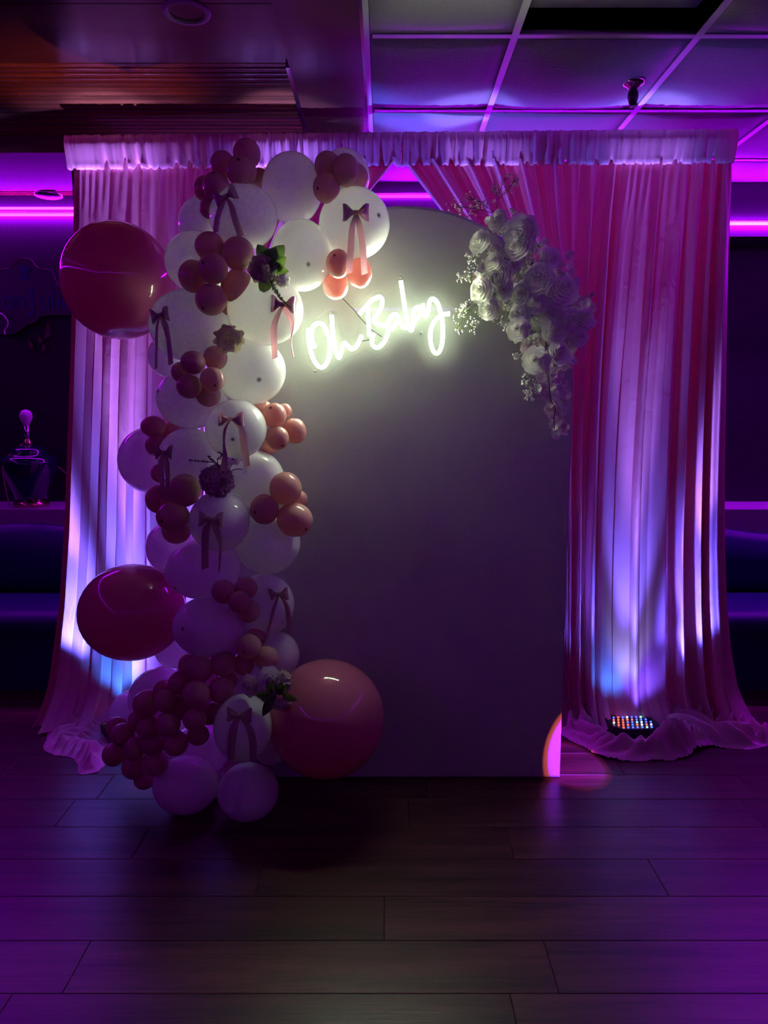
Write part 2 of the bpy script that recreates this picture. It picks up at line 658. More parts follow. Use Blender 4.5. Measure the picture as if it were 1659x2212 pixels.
MB().box((XL, YF, ZC), (XR, 0.2, ZC + 0.02)).build('ceiling_sheet', 'tile', ceiling, sm=False)

# wooden soffit
soffit = struct(MB().box((XL, 0.2, ZC + 0.02), (BEAM1, YB, ZC + 0.05)).build('ceiling_soffit', 'void', sm=False), 'varnished wooden soffit')
MB().box((BEAM0, 0.2, ZC - 0.012), (BEAM1, YB, ZC + 0.02)).build('beam_board', 'board', soffit, sm=False)
yy = 2.83
while yy > 0.2:
    y0 = max(0.2, yy - 0.39)
    MB().box((XL, y0 + 0.002, ZC), (BEAM0 - 0.003, yy - 0.002, ZC + 0.02)).build('soffit_board', 'board', soffit, sm=False)
    yy -= 0.39
SW = 0.0405
slat_me = None
k = 0
while 2.835 + SW * (k + 1) < YB:
    y0 = 2.835 + SW * k
    if slat_me is None:
        mb = MB()
        l = (BEAM0 - 0.012 - XL) / 2
        h = SW / 2
        prof = [(-h + .001, 0.02), (-h + .001, 0.008), (-h + 0.006, 0.001), (-h * .3, 0.0), (h * .3, 0.0), (h - 0.006, 0.001), (h - .001, 0.008), (h - .001, 0.02)]
        mb.grid([[(-l, p[0], p[1]) for p in prof], [(l, p[0], p[1]) for p in prof]])
        slat_me = bpy.data.meshes.new('slat')
        slat_me.from_pydata([tuple(p) for p in mb.v], [], [q[::-1] for q in mb.f])
        slat_me.materials.append(M['slat'])
    link('slat', slat_me, soffit, ((XL + BEAM0 - 0.012) / 2, y0 + SW / 2, ZC + 0.002))
    k += 1
struct(MB().box((BEAM0 - 0.012, 2.83, ZC - 0.016), (BEAM0 + 0.002, YB, ZC)).build('trim_2', 'trim', sm=False), 'shiny metal edging between slats and beam board')
struct(MB().box((BEAM1 - 0.006, 0.2, ZC - 0.016), (BEAM1 + 0.004, YB, ZC - 0.006)).build('trim_3', 'trim', sm=False), 'shiny metal edging between beam board and ceiling tiles')


struct(MB().box((XL, 3.55, 2.572), (BEAM1 - 0.02, 4.12, ZC + 0.01)).build('trim_5', 'board', sm=False), 'dark dropped box under the wooden ceiling')

# ------------------------------------------------------------------ light strips
def led_strip(a, b, label, two=False, mat='strip', added_shield=None):
    a, b = Vector(a), Vector(b)
    t = thing('light_strip', (a + b) / 2, label, 'light strip', 'violet light strips round the room')
    MB().tube([a, b], 0.008, 8).build('glow_tube', mat, t)
    MB().tube([a + Vector((0, 0, 0.016)), b + Vector((0, 0, 0.016))], 0.005, 6).build('channel', 'trim', t)
    if added_shield:
        tx, ty = added_shield
        MB().box((min(a.x, b.x) + min(0, tx), min(a.y, b.y) + min(0, ty), a.z - 0.013), (max(a.x, b.x) + max(0, tx), max(a.y, b.y) + max(0, ty), a.z - 0.010)).build('added_shield', 'header', t, sm=False)  # opaque shield added out of view, turns the strip's light up to the ceiling
    if two:
        d = Vector((0, 0, two))
        MB().tube([a + d, b + d], 0.007, 8).build('glow_tube', mat, t)  # upper glowing tube stands in for the strip's reflection in glossy wood
    return t


pl = at(80, 464, 4.47)
led_strip((XL + 0.02, 4.47, pl.z), (BEAM1 - 0.06, 4.47, pl.z), 'violet light strip under the wooden ceiling at far left, its reflection a second glowing tube', 0.036, 'strip_left')
pr = at(1620, 483, HEADER_Y - 0.02)
led_strip((BEAM1, HEADER_Y - 0.02, pr.z), (XR - 0.03, HEADER_Y - 0.02, pr.z), 'violet light strip on the header beyond the right curtain edge')
p2 = at(860, 424, HEADER_Y - 0.02)
led_strip((BEAM1 + 0.02, HEADER_Y - 0.02, p2.z), (0.42, HEADER_Y - 0.02, p2.z), 'short violet light strip seen through the gap where the curtains part', mat='strip_room')
led_strip((XL + 0.02, YF + 0.05, 2.5), (XL + 0.02, YB - 0.08, 2.5), 'violet light strip along the wall beyond the left edge', mat='strip_room')
led_strip((XR - 0.02, YF + 0.05, 2.5), (XR - 0.02, HEADER_Y - 0.08, 2.5), 'violet light strip along the wall beyond the right edge', mat='strip_shielded', added_shield=(-0.022, 0))
led_strip((XL + 0.06, YF + 0.02, 2.5), (XR - 0.06, YF + 0.02, 2.5), 'violet light strip on the wall behind the viewer', mat='strip_room', added_shield=(0, 0.022))


# round beam that lands on the floor by the panel's right corner
def spot(name, loc, target, color, power, deg, blend, radius=0.01):
    d = bpy.data.lights.new(name, 'SPOT')
    d.energy = power
    d.color = color
    d.spot_size = math.radians(deg)
    d.spot_blend = blend
    d.shadow_soft_size = radius
    o = bpy.data.objects.new(name, d)
    COL.objects.link(o)
    o.location = loc
    o.rotation_mode = 'QUATERNION'
    o.rotation_quaternion = (Vector(target) - Vector(loc)).to_track_quat('-Z', 'Y')
    return o


tgt = floor_at(1224, 1650)
spot('beam_violet', (1.35, 0.55, 2.35), tgt, (0.18, 0.008, 1.0), BEAM_POWER, 5.0, 0.15, 0.004)
spot('beam_orange', (1.35, 0.55, 2.35), tgt, (1.0, 0.14, 0.05), BEAM_POWER * 0.16, 5.6, 0.12, 0.004)

# ------------------------------------------------------------------ back of the room: benches, ledge, lamp, sign
LEDGE_Z = 0.86


def bench(x0, x1, label):
    t = thing('bench_seat', ((x0 + x1) / 2, 3.8, 0), label, 'bench')
    MB().box((x0, 3.62, 0), (x1, 4.08, 0.30)).build('base', 'vinyl', t, sm=False)
    # seat cushion with rounded nose
    prof = [(3.57, 0.30), (3.545, 0.33), (3.54, 0.37), (3.56, 0.405), (3.62, 0.42), (3.8, 0.425), (4.06, 0.41), (4.06, 0.30)]
    MB().grid([[(x0, p[0], p[1]) for p in prof], [(x1, p[0], p[1]) for p in prof]], False).build('seat', 'vinyl', t)
    n = 48
    rows = []
    for i in range(n + 1):
        x = lerp(x0, x1, i / n)
        zt = 0.755 + 0.03 * math.sin((x - 0.1) * 5.2)
        rows.append([(x, 4.10, 0.40), (x, 4.03, 0.42), (x, 4.02, 0.6), (x, 4.05, zt - 0.05), (x, 4.08, zt), (x, 4.12, zt), (x, 4.13, zt - 0.05), (x, 4.13, 0.4)])
    MB().grid(rows).build('backrest', 'vinyl', t)
    return t


bench(XL + 0.05, -1.0, 'navy vinyl bench seat beyond the left curtain')
bench(1.2, XR - 0.05, 'navy vinyl bench seat beyond the right curtain')
struct(MB().box((XL, 4.14, 0), (XR, YB, LEDGE_Z)).build('trim_4', 'ledge', sm=False), 'pale ledge behind the bench backs')

# lamp without a shade
lc = at(68, 1082, 4.30)
lc.z = LEDGE_Z
s = mpp(lc)
lamp = thing('table_lamp', lc, 'navy ceramic jar lamp with bare white bulb on the ledge', 'lamp')


def lprof(pts):
    return [(r * s, (1084 - yy_) * s) for r, yy_ in pts]


MB().lathe(lc, lprof([(0, 1084), (35, 1084), (36, 1078), (32, 1072), (0, 1072)]), 32).build('foot_ring', 'brass', lamp)
MB().lathe(lc, lprof([(0, 1072), (31, 1072), (33, 1060), (44, 1035), (55, 1010), (59, 992), (57, 982), (48, 976), (36, 972), (38, 966), (33, 960), (22, 956), (12, 953), (0, 953)]), 40).build('jar_body', 'ceramic', lamp)
MB().lathe(lc, lprof([(0, 953), (11, 953), (9, 946), (6, 941), (4, 937), (0, 937)]), 24).build('collar', 'brass', lamp)
MB().lathe(lc, lprof([(0, 938), (6, 938), (6.5, 926), (6, 913), (0, 912)]), 20).build('socket', 'chrome', lamp)
MB().lathe(lc, lprof([(0, 914), (6, 913), (7, 908), (11, 901), (13, 894), (12.5, 887), (9, 881), (4, 878.5), (0, 878)]), 24).build('bulb', 'bulb', lamp)
c0 = lc + Vector((0, 0, 144 * s))
MB().tube(catmull([c0, c0 + Vector((-14 * s, -0.03, -18 * s)), c0 + Vector((-30 * s, -0.12, -45 * s)), c0 + Vector((-28 * s, -0.15, -80 * s)), c0 + Vector((-22 * s, -0.14, -138 * s))], 6), 0.004, 6).build('cord', 'cord', lamp)
MB().tube(catmull([lc + Vector((58 * s, 0.02, 85 * s)), lc + Vector((75 * s, 0.05, 65 * s)), lc + Vector((100 * s, 0.1, 40 * s))], 6), 0.003, 6).build('cord', 'cord', lamp)

# tin sign
SY = 4.47


def sp(px, py, Y=SY):
    p = at(px, py, Y)
    return (p.x, p.z)


out_r = [(55, 559), (68, 561), (76, 571), (86, 582), (105, 583), (116, 590), (121, 603), (127, 617), (140, 628), (158, 640), (170, 660), (165, 681), (110, 681), (88, 684), (80, 696), (60, 702), (46, 713), (30, 722), (15, 722)]
out_l = [(8, 722), (-20, 715), (-40, 700), (-60, 684), (-80, 681), (-60, 650), (-35, 630), (-20, 617), (-12, 600), (-5, 586), (10, 582), (26, 581), (33, 569), (44, 560)]
outline = [sp(*p) for p in out_r + out_l]
sign = thing('wall_sign', at(45, 722, SY), 'black scalloped wall sign with dark blue lettering behind the lamp', 'sign')
MB().prism(outline, SY - 0.012, SY + 0.02).build('plate', 'signblack', sign, sm=False)
MB().tube([(x, SY - 0.014, z) for x, z in outline + outline[:1]], 0.003, 6).build('rim', 'signline', sign)
# lettering as it shows: ...on Julio


def text_obj(body, px, py, size_px, mat, parent, Y):
    cu = bpy.data.curves.new('lettering', 'FONT')
    cu.body = body
    p = at(px, py, Y)
    cu.size = size_px * mpp(p)
    cu.extrude = 0.002
    tmp = bpy.data.objects.new('tmp', cu)
    COL.objects.link(tmp)
    dg = bpy.context.evaluated_depsgraph_get()
    me = bpy.data.meshes.new_from_object(tmp.evaluated_get(dg))
    bpy.data.objects.remove(tmp)
    R = Matrix.Rotation(PI / 2, 4, 'X')
    me.transform(R)
    me.materials.clear()
    me.materials.append(M[mat])
    return link('lettering', me, parent, p)


for ch, px in (('o', 3), ('n', 30), ('J', 62), ('u', 84), ('l', 109), ('i', 122), ('o', 133)):
    text_obj(ch, px, 667, 56 if ch != 'J' else 66, 'signblue', sign, SY - 0.015)
text_obj('D', -45, 667, 60, 'signblue', sign, SY - 0.015)
emb = [sp(*p) for p in ((40, 604), (48, 600), (52, 590), (46, 585), (48, 577), (57, 573), (66, 578), (69, 586), (62, 591), (66, 600), (75, 605))]
MB().prism(emb, SY - 0.018, SY - 0.012).build('emblem', 'signblue', sign, sm=False)
# agave leaves painted below, faint
for k, pts in enumerate([[(92, 735), (103, 692), (105, 725), (97, 730)], [(62, 752), (60, 730), (69, 745), (68, 755)], [(88, 760), (92, 742), (96, 750), (91, 762)], [(80, 740), (82, 722), (90, 735), (86, 742)]]):
    c = MB().prism([sp(*p) for p in pts], SY + 0.005, YB).build('painted_leaf', 'leafpaint')
    tag(c, ['tallest faded red leaf shape below the wall sign', 'leftmost faded red leaf shape below the wall sign', 'lowest faded red leaf shape below the wall sign', 'middle faded red leaf shape below the wall sign'][k], 'wall decoration', 'faded leaf shapes on the back wall')
MB_ = MB().tube([at(p.x, p.y, 4.40) for p in catmull([Vector((-18, 676, 0)), Vector((0, 677, 0)), Vector((10, 684, 0)), Vector((17, 695, 0)), Vector((15, 706, 0)), Vector((10, 713, 0)), Vector((11, 723, 0))], 6)], 0.004, 6)
tag(MB_.build('wire_loop', 'whitewire'), 'thin white wire loop hanging before the wall sign', 'wire')

# ------------------------------------------------------------------ ceiling fittings
dc = Vector((-0.612, 2.486, ZC))
dl = thing('downlight', dc, 'round recessed downlight in the wooden soffit, unlit', 'downlight')
MB().lathe(dc, [(0.074, 0.0), (0.072, -0.006), (0.060, -0.008), (0.056, -0.002), (0.054, 0.0)], 40).build('ring', 'ledge', dl)
MB().lathe(dc, [(0.055, -0.001), (0.05, 0.004), (0.0, 0.004)], 40).build('baffle', 'black', dl)
dp = at(105, 424, 4.30)
d2 = thing('ceiling_fitting', (dp.x, dp.y, dp.z), 'small flared round fitting hanging under wooden ceiling above the light strip', 'ceiling fitting')
MB().lathe(dp, [(0.0, -0.006), (0.060, -0.004), (0.074, 0.006), (0.066, 0.014), (0.044, 0.024), (0.036, 0.05), (0.036, ZC - dp.z), (0, ZC - dp.z)], 32).build('body', 'black', d2)
MB().lathe(dp, [(0.070, -0.001), (0.077, 0.004), (0.073, 0.011), (0.067, 0.006), (0.070, -0.001)], 32).build('rim', 'chrome', d2)

sk = at(1370, 150, 2.93)
sk = Vector((sk.x, sk.y, ZC - 0.030))
spk = thing('sprinkler_head', sk, 'chrome sprinkler rosette with black body on sagging ceiling tile', 'sprinkler')
MB().lathe(sk, [(0.012, 0.012), (0.040, 0.010), (0.042, 0.004), (0.034, -0.004), (0.022, -0.010), (0.016, -0.018), (0.0, -0.018)], 32).build('rosette', 'chrome', spk)
MB().lathe(sk, [(0.0, -0.016), (0.013, -0.016), (0.019, -0.030), (0.020, -0.045), (0.015, -0.065), (0.009, -0.074), (0, -0.074)], 20).build('body', 'black', spk)
MB().lathe(sk, [(0.0, -0.074), (0.010, -0.075), (0.011, -0.079), (0.0, -0.080)], 16).build('deflector', 'chrome', spk)

# ------------------------------------------------------------------ the pipe stand and the two drapes
DY = 3.25
pa, pb = at(158, 318, DY), at(1575, 304, DY)
stand = thing('backdrop_stand', (0, DY, 0), 'metal pipe stand that carries the pink curtains', 'stand')
MB().tube([pa, pb], 0.018, 12).build('crossbar', 'trim', stand)
for p in (pa, pb):
    MB().tube([(p.x, DY + 0.02, 0.012), (p.x, DY + 0.02, p.z)], 0.019, 12).build('upright', 'trim', stand)
    MB().box((p.x - 0.12, DY - 0.05, 0), (p.x + 0.12, DY + 0.25, 0.012)).build('foot_plate', 'black', stand, sm=False)

TOPY = 350.0
R_WT = [(1205, 868), (1214, 1010), (1224, 1150), (1236, 1253), (1258, 1300), (1283, 1335), (1300, 1365), (1364, 1425), (1442, 1490), (1508, 1548), (1563, 1577)]
R_OFF = [(1222, 0), (1229, .03), (1238, -.05), (1248, .03), (1256, -.055), (1266, -.04), (1274, .035), (1283, -.055), (1293, .022), (1310, .014), (1330, .022), (1350, .012), (1358, .010), (1364, .048), (1371, .012), (1379, .03), (1390, .014), (1400, .03), (1420, .03), (1434, .014), (1443, -.06), (1452, -.035), (1461, .035), (1470, .02), (1477, -.06), (1486, -.045), (1496, .04), (1503, .024), (1509, -.06), (1516, -.045), (1526, .034), (1540, .04), (1553, .01), (1563, -.02)]
L_WT = [(155, 165), (172, 178), (200, 222), (250, 270), (330, 345), (420, 450), (470, 520), (485, 640), (500, 856)]
L_OFF = [(155, -.01), (160, -.045), (168, -.05), (174, .03), (187, .018), (205, .026), (222, .012), (240, .03), (258, .006), (275, .03), (288, -.03), (300, .03), (318, -.02), (335, .03), (356, -.03), (380, .025), (400, -.02), (420, .02), (445, -.02), (470, .01)]


def drape(side):
    right = side == 'right'
    WT, OFF = (R_WT, R_OFF) if right else (L_WT, L_OFF)
    n, mrows = (420, 84) if right else (330, 84)
    # sample in mixed parameter so folds keep their detail both above and below
    us = [i / n for i in range(n + 1)]
    w0, w1, t0, t1 = WT[0][0], WT[-1][0], WT[0][1], WT[-1][1]
    inv = sorted((t, w) for w, t in WT)
    samples = set()
    for u in us:
        samples.add(round(lerp(w0, w1, u), 3))
        samples.add(round(interp(lerp(t0, t1, u), inv), 3))
    ws = sorted(samples)
    rows = []
    for j in range(mrows + 1):
        v = j / mrows
        py = lerp(TOPY, 1553, v)
        r = []
        for w in ws:
            t = interp(w, WT)
            dg = smooth((1275 - t) / 60.0) if right else smooth((t - 420) / 70.0)
            k1_ = (py - TOPY) / (790 - TOPY)
            k1_ = k1_ if k1_ < 0.8 else 0.8 + 0.2 * (1 - math.exp(-(k1_ - 0.8) / 0.2))
            k2_ = 1 - (1 - min(1.0, (py - TOPY) / (1350 - TOPY))) ** 2.0
            k = lerp(k2_, k1_, dg)
            px = lerp(t, w, min(1.0, k))
            # flare at the foot
            if right:
                fl = interp(py, [(1180, 0), (1300, 5), (1400, 14), (1480, 28), (1553, 46)])
                px += fl * max(0.0, (w - 1420) / 143.0) ** 1.5 - 0.12 * fl * max(0, (1300 - w) / 95)
            else:
                fl = interp(py, [(700, 0), (900, 4), (1150, 11), (1300, 21), (1450, 40), (1553, 56)])
                a = max(0.0, 1 - (w - 155) / 150.0)
                px -= fl * a
            p = at(px, py, DY)
            # fold depth: broad hanging folds plus the fine fan folds of the swagged part
            off = sinterp(w, OFF)
            amp = 0.30 + 0.70 * smooth(v / 0.35)
            fan = 0.0
            ph = (t - 868) / 27.0 if right else (856 - t) / 27.0
            diag = (smooth((1262 - t) / 40.0) if right else smooth((t - 430) / 60.0))
            fan = (math.sin(ph * 2 * PI + 1.5 * math.sin(ph * 1.7)) * 0.6 + math.sin(ph * 2 * PI * 0.43 + 1.0)) * 0.016
            topf = 0.006 * math.sin(t / 9.0 * 2 * PI / 1.9 + 2 * math.sin(t / 31.0)) * (1 - smooth(v / 0.12))
            wob = 0.006 * noise.noise(Vector((w * 0.03, v * 5.0, 3.1)))
            d = off * amp * (1 - diag) + fan * diag * (1 - 0.3 * k) + topf + wob
            p.y = DY - d - 0.02 - 0.22 * max(0.0, (v - 0.93) / 0.07) ** 2 * (0.5 + 0.5 * noise.noise(Vector((w * 0.05, 0, 0))))
            # sideways travel so that deep folds overhang
            p.x += 0.010 * math.sin(w * 0.35) * amp * (0.4 + v) * (1 - diag)
            p.z = max(p.z, 0.012)
            r.append(p)
        rows.append(r)
    return rows


def header(x0, x1, seed, parent):
    """gathered rod pocket with a scalloped lower ruffle"""
    n = int((x1 - x0) / 0.0045)
    prof = [(0.036, -0.022), (0.030, -0.048), (0.012, -0.060), (-0.012, -0.060), (-0.035, -0.055), (-0.060, -0.048), (-0.080, -0.042), (-0.096, -0.040), (-0.100, -0.026)]
    rows = []
    for i in range(n + 1):
        x = lerp(x0, x1, i / n)
        zt = lerp(pa.z, pb.z, (x - pa.x) / (pb.x - pa.x))
        q = noise.noise(Vector((x * 11.0, seed, 0)))
        q2 = noise.noise(Vector((x * 38.0, seed, 4.0)))
        q3 = noise.noise(Vector((x * 95.0, seed, 8.0)))
        r = []
        for k, (dz, dy) in enumerate(prof):
            t = k / (len(prof) - 1)
            a = 0.35 + 0.65 * t
            fold = (0.014 * q + 0.040 * q2 * (0.4 + t)) * a + 0.016 * q3 * (1 - 0.5 * t)
            lean = 0.012 * t * noise.noise(Vector((x * 20, seed, 2.0)))
            drop = 0.05 * max(0, q2) * (1 if k >= 7 else 0.3 if k == 6 else 0) + (0.006 * q3 if k == 0 else 0)
            r.append(Vector((x + lean, DY + dy + fold, zt + dz + drop)))
        # back of the pocket
        r.append(Vector((x, DY + 0.0, zt - 0.06)))
        r.append(Vector((x, DY + 0.024, zt)))
        r.append(Vector((x, DY + 0.006, zt + 0.036)))
        rows.append(r)
    return MB().grid(rows).build('ruffled_header', 'drape', parent)


def sd_poly(x, y, poly):
    d = 1e9
    inside = False
    n = len(poly)
    for i in range(n):
        ax, ay = poly[i]
        bx, by = poly[(i + 1) % n]
        ex, ey = bx - ax, by - ay
        wx, wy = x - ax, y - ay
        h = max(0, min(1, (wx * ex + wy * ey) / (ex * ex + ey * ey + 1e-12)))
        dx, dy = wx - ex * h, wy - ey * h
        d = min(d, dx * dx + dy * dy)
        if (ay > y) != (by > y) and x < (bx - ax) * (y - ay) / (by - ay + 1e-12) + ax:
            inside = not inside
    d = math.sqrt(d)
    return d if inside else -d


def puddle(px_poly, parent, hgt, holes=(), crest=None, seed=0.0, step=0.0055, ang=0.3):
    poly = [(floor_at(*p).x, floor_at(*p).y) for p in px_poly]
    xs = [p[0] for p in poly]
    ys = [p[1] for p in poly]
    nx = int((max(xs) - min(xs)) / step) + 2
    ny = int((max(ys) - min(ys)) / step) + 2
    ca, sa = math.cos(ang), math.sin(ang)
    idx = {}
    mb = MB()
    for j in range(ny + 1):
        for i in range(nx + 1):
            x = min(xs) + (i - 0.5) * step
            y = min(ys) + (j - 0.5) * step
            wob = 0.012 * noise.noise(Vector((x * 14, y * 14, seed)))
            d = sd_poly(x, y, poly) + wob
            if d < -step * 1.2:
                continue
            wx = x + 0.09 * noise.noise(Vector((x * 5, y * 5, seed + 1)))
            wy = y + 0.09 * noise.noise(Vector((x * 5, y * 5, seed + 7)))
            a = (wx * ca + wy * sa)
            b = (-wx * sa + wy * ca)
            q1_ = noise.noise(Vector((a * 2.6, b * 2.6, seed + 2)))
            q2_ = noise.noise(Vector((a * 6.0, b * 6.0, seed + 5)))
            f1 = (0.5 + 0.5 * math.sin(b * 130 + 13.0 * q1_ + 4.0 * q2_)) ** 1.5
            f2_ = (0.5 + 0.5 * math.sin(a * 100 + b * 60 + 11.0 * q1_ - 5.0 * q2_)) ** 1.6
            mk = smooth(0.5 + 1.6 * noise.noise(Vector((x * 5, y * 5, seed + 11))))
            n2 = f1
            n3 = noise.noise(Vector((a * 4, b * 4, seed + 9)))
            e = smooth(d / 0.06)
            h = 0.006 + hgt * e * max(0.04, 0.14 + 0.40 * n3 + (0.85 * f1 * (1 - mk) + 0.9 * f2_ * mk) * (0.6 + 0.5 * q2_))
            h *= smooth((d + step) / (2.2 * step))
            for (hx, hy, hr, hh) in holes:
                q = math.hypot(x - hx, (y - hy)) / hr
                h = lerp(min(h, hh), h, smooth((q - 0.8) / 0.5))
            if crest:
                for (kx, ky, rx, ry, kh) in crest:
                    g = math.exp(-((x - kx) / rx) ** 2 - ((y - ky) / ry) ** 2)
                    h += kh * g * (0.8 + 0.4 * n2)
            idx[(i, j)] = len(mb.v)
            mb.v.append(Vector((x, y, max(0.0025, h))))
    for (i, j), a in idx.items():
        q = [idx.get((i + 1, j)), idx.get((i + 1, j + 1)), idx.get((i, j + 1))]
        if None not in q:
            mb.f.append((a, *q))
    return mb.build('floor_puddle', 'drape', parent)


fx_r = floor_at(1366, 1562, 0.06)
fx_l = floor_at(278, 1562, 0.06)
cur_r = thing('curtain', (pb.x - 0.5, DY, 0), 'pink satin curtain swept to the right, pooling on the floor', 'curtain', 'pink backdrop curtains')
MB().grid(drape('right')).build('drape_panel', 'drape', cur_r)
header(at(868, 330, DY).x, pb.x + 0.012, 3.0, cur_r)
puddle([(1205, 1580), (1216, 1590), (1234, 1599), (1259, 1613), (1281, 1627), (1309, 1638), (1350, 1645), (1400, 1644), (1452, 1643), (1490, 1635), (1514, 1622), (1540, 1614), (1580, 1618), (1625, 1617), (1668, 1612), (1690, 1598), (1650, 1575), (1618, 1552), (1600, 1532), (1560, 1516), (1400, 1516), (1300, 1516), (1205, 1520)],
       cur_r, 0.12, holes=[(fx_r.x, fx_r.y + 0.02, 0.15, 0.008)], crest=[(fx_r.x + 0.13, fx_r.y - 0.15, 0.12, 0.05, 0.05), (fx_r.x - 0.10, fx_r.y - 0.17, 0.10, 0.05, 0.025), (fx_r.x + 0.25, fx_r.y + 0.0, 0.10, 0.09, 0.035)], seed=2.0, ang=-0.35)
cur_l = thing('curtain', (pa.x + 0.5, DY, 0), 'pink satin curtain swept to the left, behind the balloons', 'curtain', 'pink backdrop curtains')
MB().grid(drape('left')).build('drape_panel', 'drape', cur_l)
header(pa.x - 0.012, at(866, 330, DY).x, 9.0, cur_l)
puddle([(98, 1600), (99, 1622), (118, 1632), (142, 1634), (160, 1640), (170, 1652), (172, 1671), (186, 1673), (208, 1668), (230, 1652), (236, 1630), (240, 1600), (260, 1560), (320, 1530), (330, 1514), (200, 1512), (120, 1525), (108, 1560)],
       cur_l, 0.10, holes=[(fx_l.x, fx_l.y, 0.15, 0.008)], seed=5.0, ang=0.7)


# ------------------------------------------------------------------ flat wash lights lying on the floor
def par_light(c, label, yaw, tilt, spill, gain=1.0):
    c = Vector((c.x, c.y, 0.0))
    t = thing('wash_light', c + Vector((0, 0, 0.012)), label, 'stage light', 'flat led wash lights')
    R = Matrix.Rotation(yaw, 3, 'Z') @ Matrix.Rotation(tilt, 3, 'X')
    o = c + Vector((0, 0, 0.062))
    a, b, ch = 0.105, 0.085, 0.035

    def ring(z, k=1.0):
        pts = [(-a + ch, -b), (a - ch, -b), (a, -b + ch), (a, b - ch), (a - ch, b), (-a + ch, b), (-a, b - ch), (-a, -b + ch)]
        return [o + R @ Vector((x * k, y * k, z)) for x, y in pts]

    mb = MB()
    mb.grid([ring(-0.045, 0.8), ring(-0.035, 0.97), ring(-0.004), ring(0.004), ring(0.004, 0.93), ring(-0.002, 0.92)], True)
    mb.f.append(tuple(range(40, 48)))
    mb.build('housing', 'black', t, sm=False)
    MB().tube([o + R @ Vector((-a, 0, -0.03)), o + R @ Vector((-a - 0.02, 0, -0.045)), o + R @ Vector((-a - 0.02, 0.09, -0.045))], 0.005, 6).build('bracket', 'black', t)
    cols = ['led_b', 'led_r', 'led_g', 'led_b', 'led_w', 'led_b', 'led_r']
    q = 0
    rows_ = 5
    rcol = random.Random(21)
    for j in range(rows_):
        nn = 9 if j % 2 == 0 else 8
        for i in range(nn):
            x = (i - (nn - 1) / 2) * 0.0205
            y = (j - (rows_ - 1) / 2) * 0.030
            if abs(x) / a + abs(y) / b > 1.45:
                continue
            mb = MB()
            p = o + R @ Vector((x, y, 0.0))
            mb.lathe(p, [(0.0042, 0.0), (0.0045, 0.003), (0.003, 0.0055), (0.0, 0.0062)], 8, R @ Vector((0, 0, 1)))
            mb.build('led_lens', rcol.choice(cols), t)
            q += 1
    n = R @ Vector((0, 0, 1))
    # the light itself: rows of colours side by side, hence slightly coloured fringes
    for dx, col, pw, deg, fan, lean, bl in (
            (-0.05, (0.10, 0.14, 1.0), 1.0, 21, -18, 7.0, 0.8), (0.0, (0.12, 0.16, 1.0), 1.1, 21, 0, 7.0, 0.8), (0.05, (0.10, 0.12, 1.0), 1.0, 21, 18, 7.0, 0.8),
            (-0.03, (0.03, 0.24, 1.0), 0.028, 76, -10, 26, 1.0), (0.03, (0.12, 0.10, 1.0), 0.028, 86, 12, 26, 1.0), (0.01, (0.6, 1.0, 0.8), 0.02, 40, 0, 20, 1.0),
            (0.0, spill, 0.9, 23, 0, -2, 1.0), (-0.05, (0.09, 0.14, 1.0), 0.9, 24, -33, 9.5, 0.9), (0.05, (0.09, 0.13, 1.0), 0.9, 24, 33, 9.5, 0.9),
            (-0.04, (0.34, 0.28, 1.0), 1.8, 10, -15, 3.6, 0.7), (0.0, (0.34, 0.28, 1.0), 1.8, 10, 0, 3.6, 0.7), (0.04, (0.34, 0.28, 1.0), 1.8, 10, 15, 3.6, 0.7)):
        l = o + R @ Vector((dx, 0.01, 0.02))
        n = Vector((math.sin(math.radians(fan)), math.sin(math.radians(lean)), math.cos(math.radians(max(abs(fan), abs(lean))))))
        lo = spot('wash_beam', l, l + n, col, WASH_POWER * pw * gain, deg, bl, 0.02)
        lo.parent = t
        lo.location = l - WL[t.name]
    return t


par_light(fx_r, 'flat black led wash light with coloured lenses before the right curtain', 0.05, math.radians(-3), (0.03, 0.04, 0.22))
par_light(fx_l, 'black led wash light half hidden behind the small pink balloons', -0.1, math.radians(-3), (0.33, 0.08, 0.018), 1.9)

# ------------------------------------------------------------------ the white arch panel
PY = 2.70
pc = at(870, 1683, PY).x
PR = 0.61
ptop = at(870, 443, PY).z
poly = [(pc - PR, 0.004), (pc + PR, 0.004)]
for i in range(49):
    a = PI * i / 48
    poly.append((pc + PR * math.cos(a), ptop - PR + PR * math.sin(a)))
arch = thing('arch_panel', (pc, PY + 0.02, 0), 'tall white arched backdrop panel standing on the floor', 'panel')
npts = len(poly)
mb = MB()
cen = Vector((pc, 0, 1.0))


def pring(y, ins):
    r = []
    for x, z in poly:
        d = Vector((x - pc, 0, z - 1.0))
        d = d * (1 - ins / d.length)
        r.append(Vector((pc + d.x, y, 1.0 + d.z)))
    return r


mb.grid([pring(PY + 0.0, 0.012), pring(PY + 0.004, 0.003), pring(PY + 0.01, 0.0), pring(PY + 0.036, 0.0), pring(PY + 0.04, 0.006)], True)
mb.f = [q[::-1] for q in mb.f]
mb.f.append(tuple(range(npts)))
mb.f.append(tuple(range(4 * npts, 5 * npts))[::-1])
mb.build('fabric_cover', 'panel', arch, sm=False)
for sx in (-1, 1):
    MB().box((pc + sx * 0.4 - 0.02, PY + 0.04, 0), (pc + sx * 0.4 + 0.02, PY + 0.34, 0.02)).build('foot', 'black', arch, sm=False)

# ------------------------------------------------------------------ the neon sign
NY = PY - 0.030


def nz(x, y, Y=NY):
    return at(620 + x * 0.24111, 580 + y * 0.24111, Y)


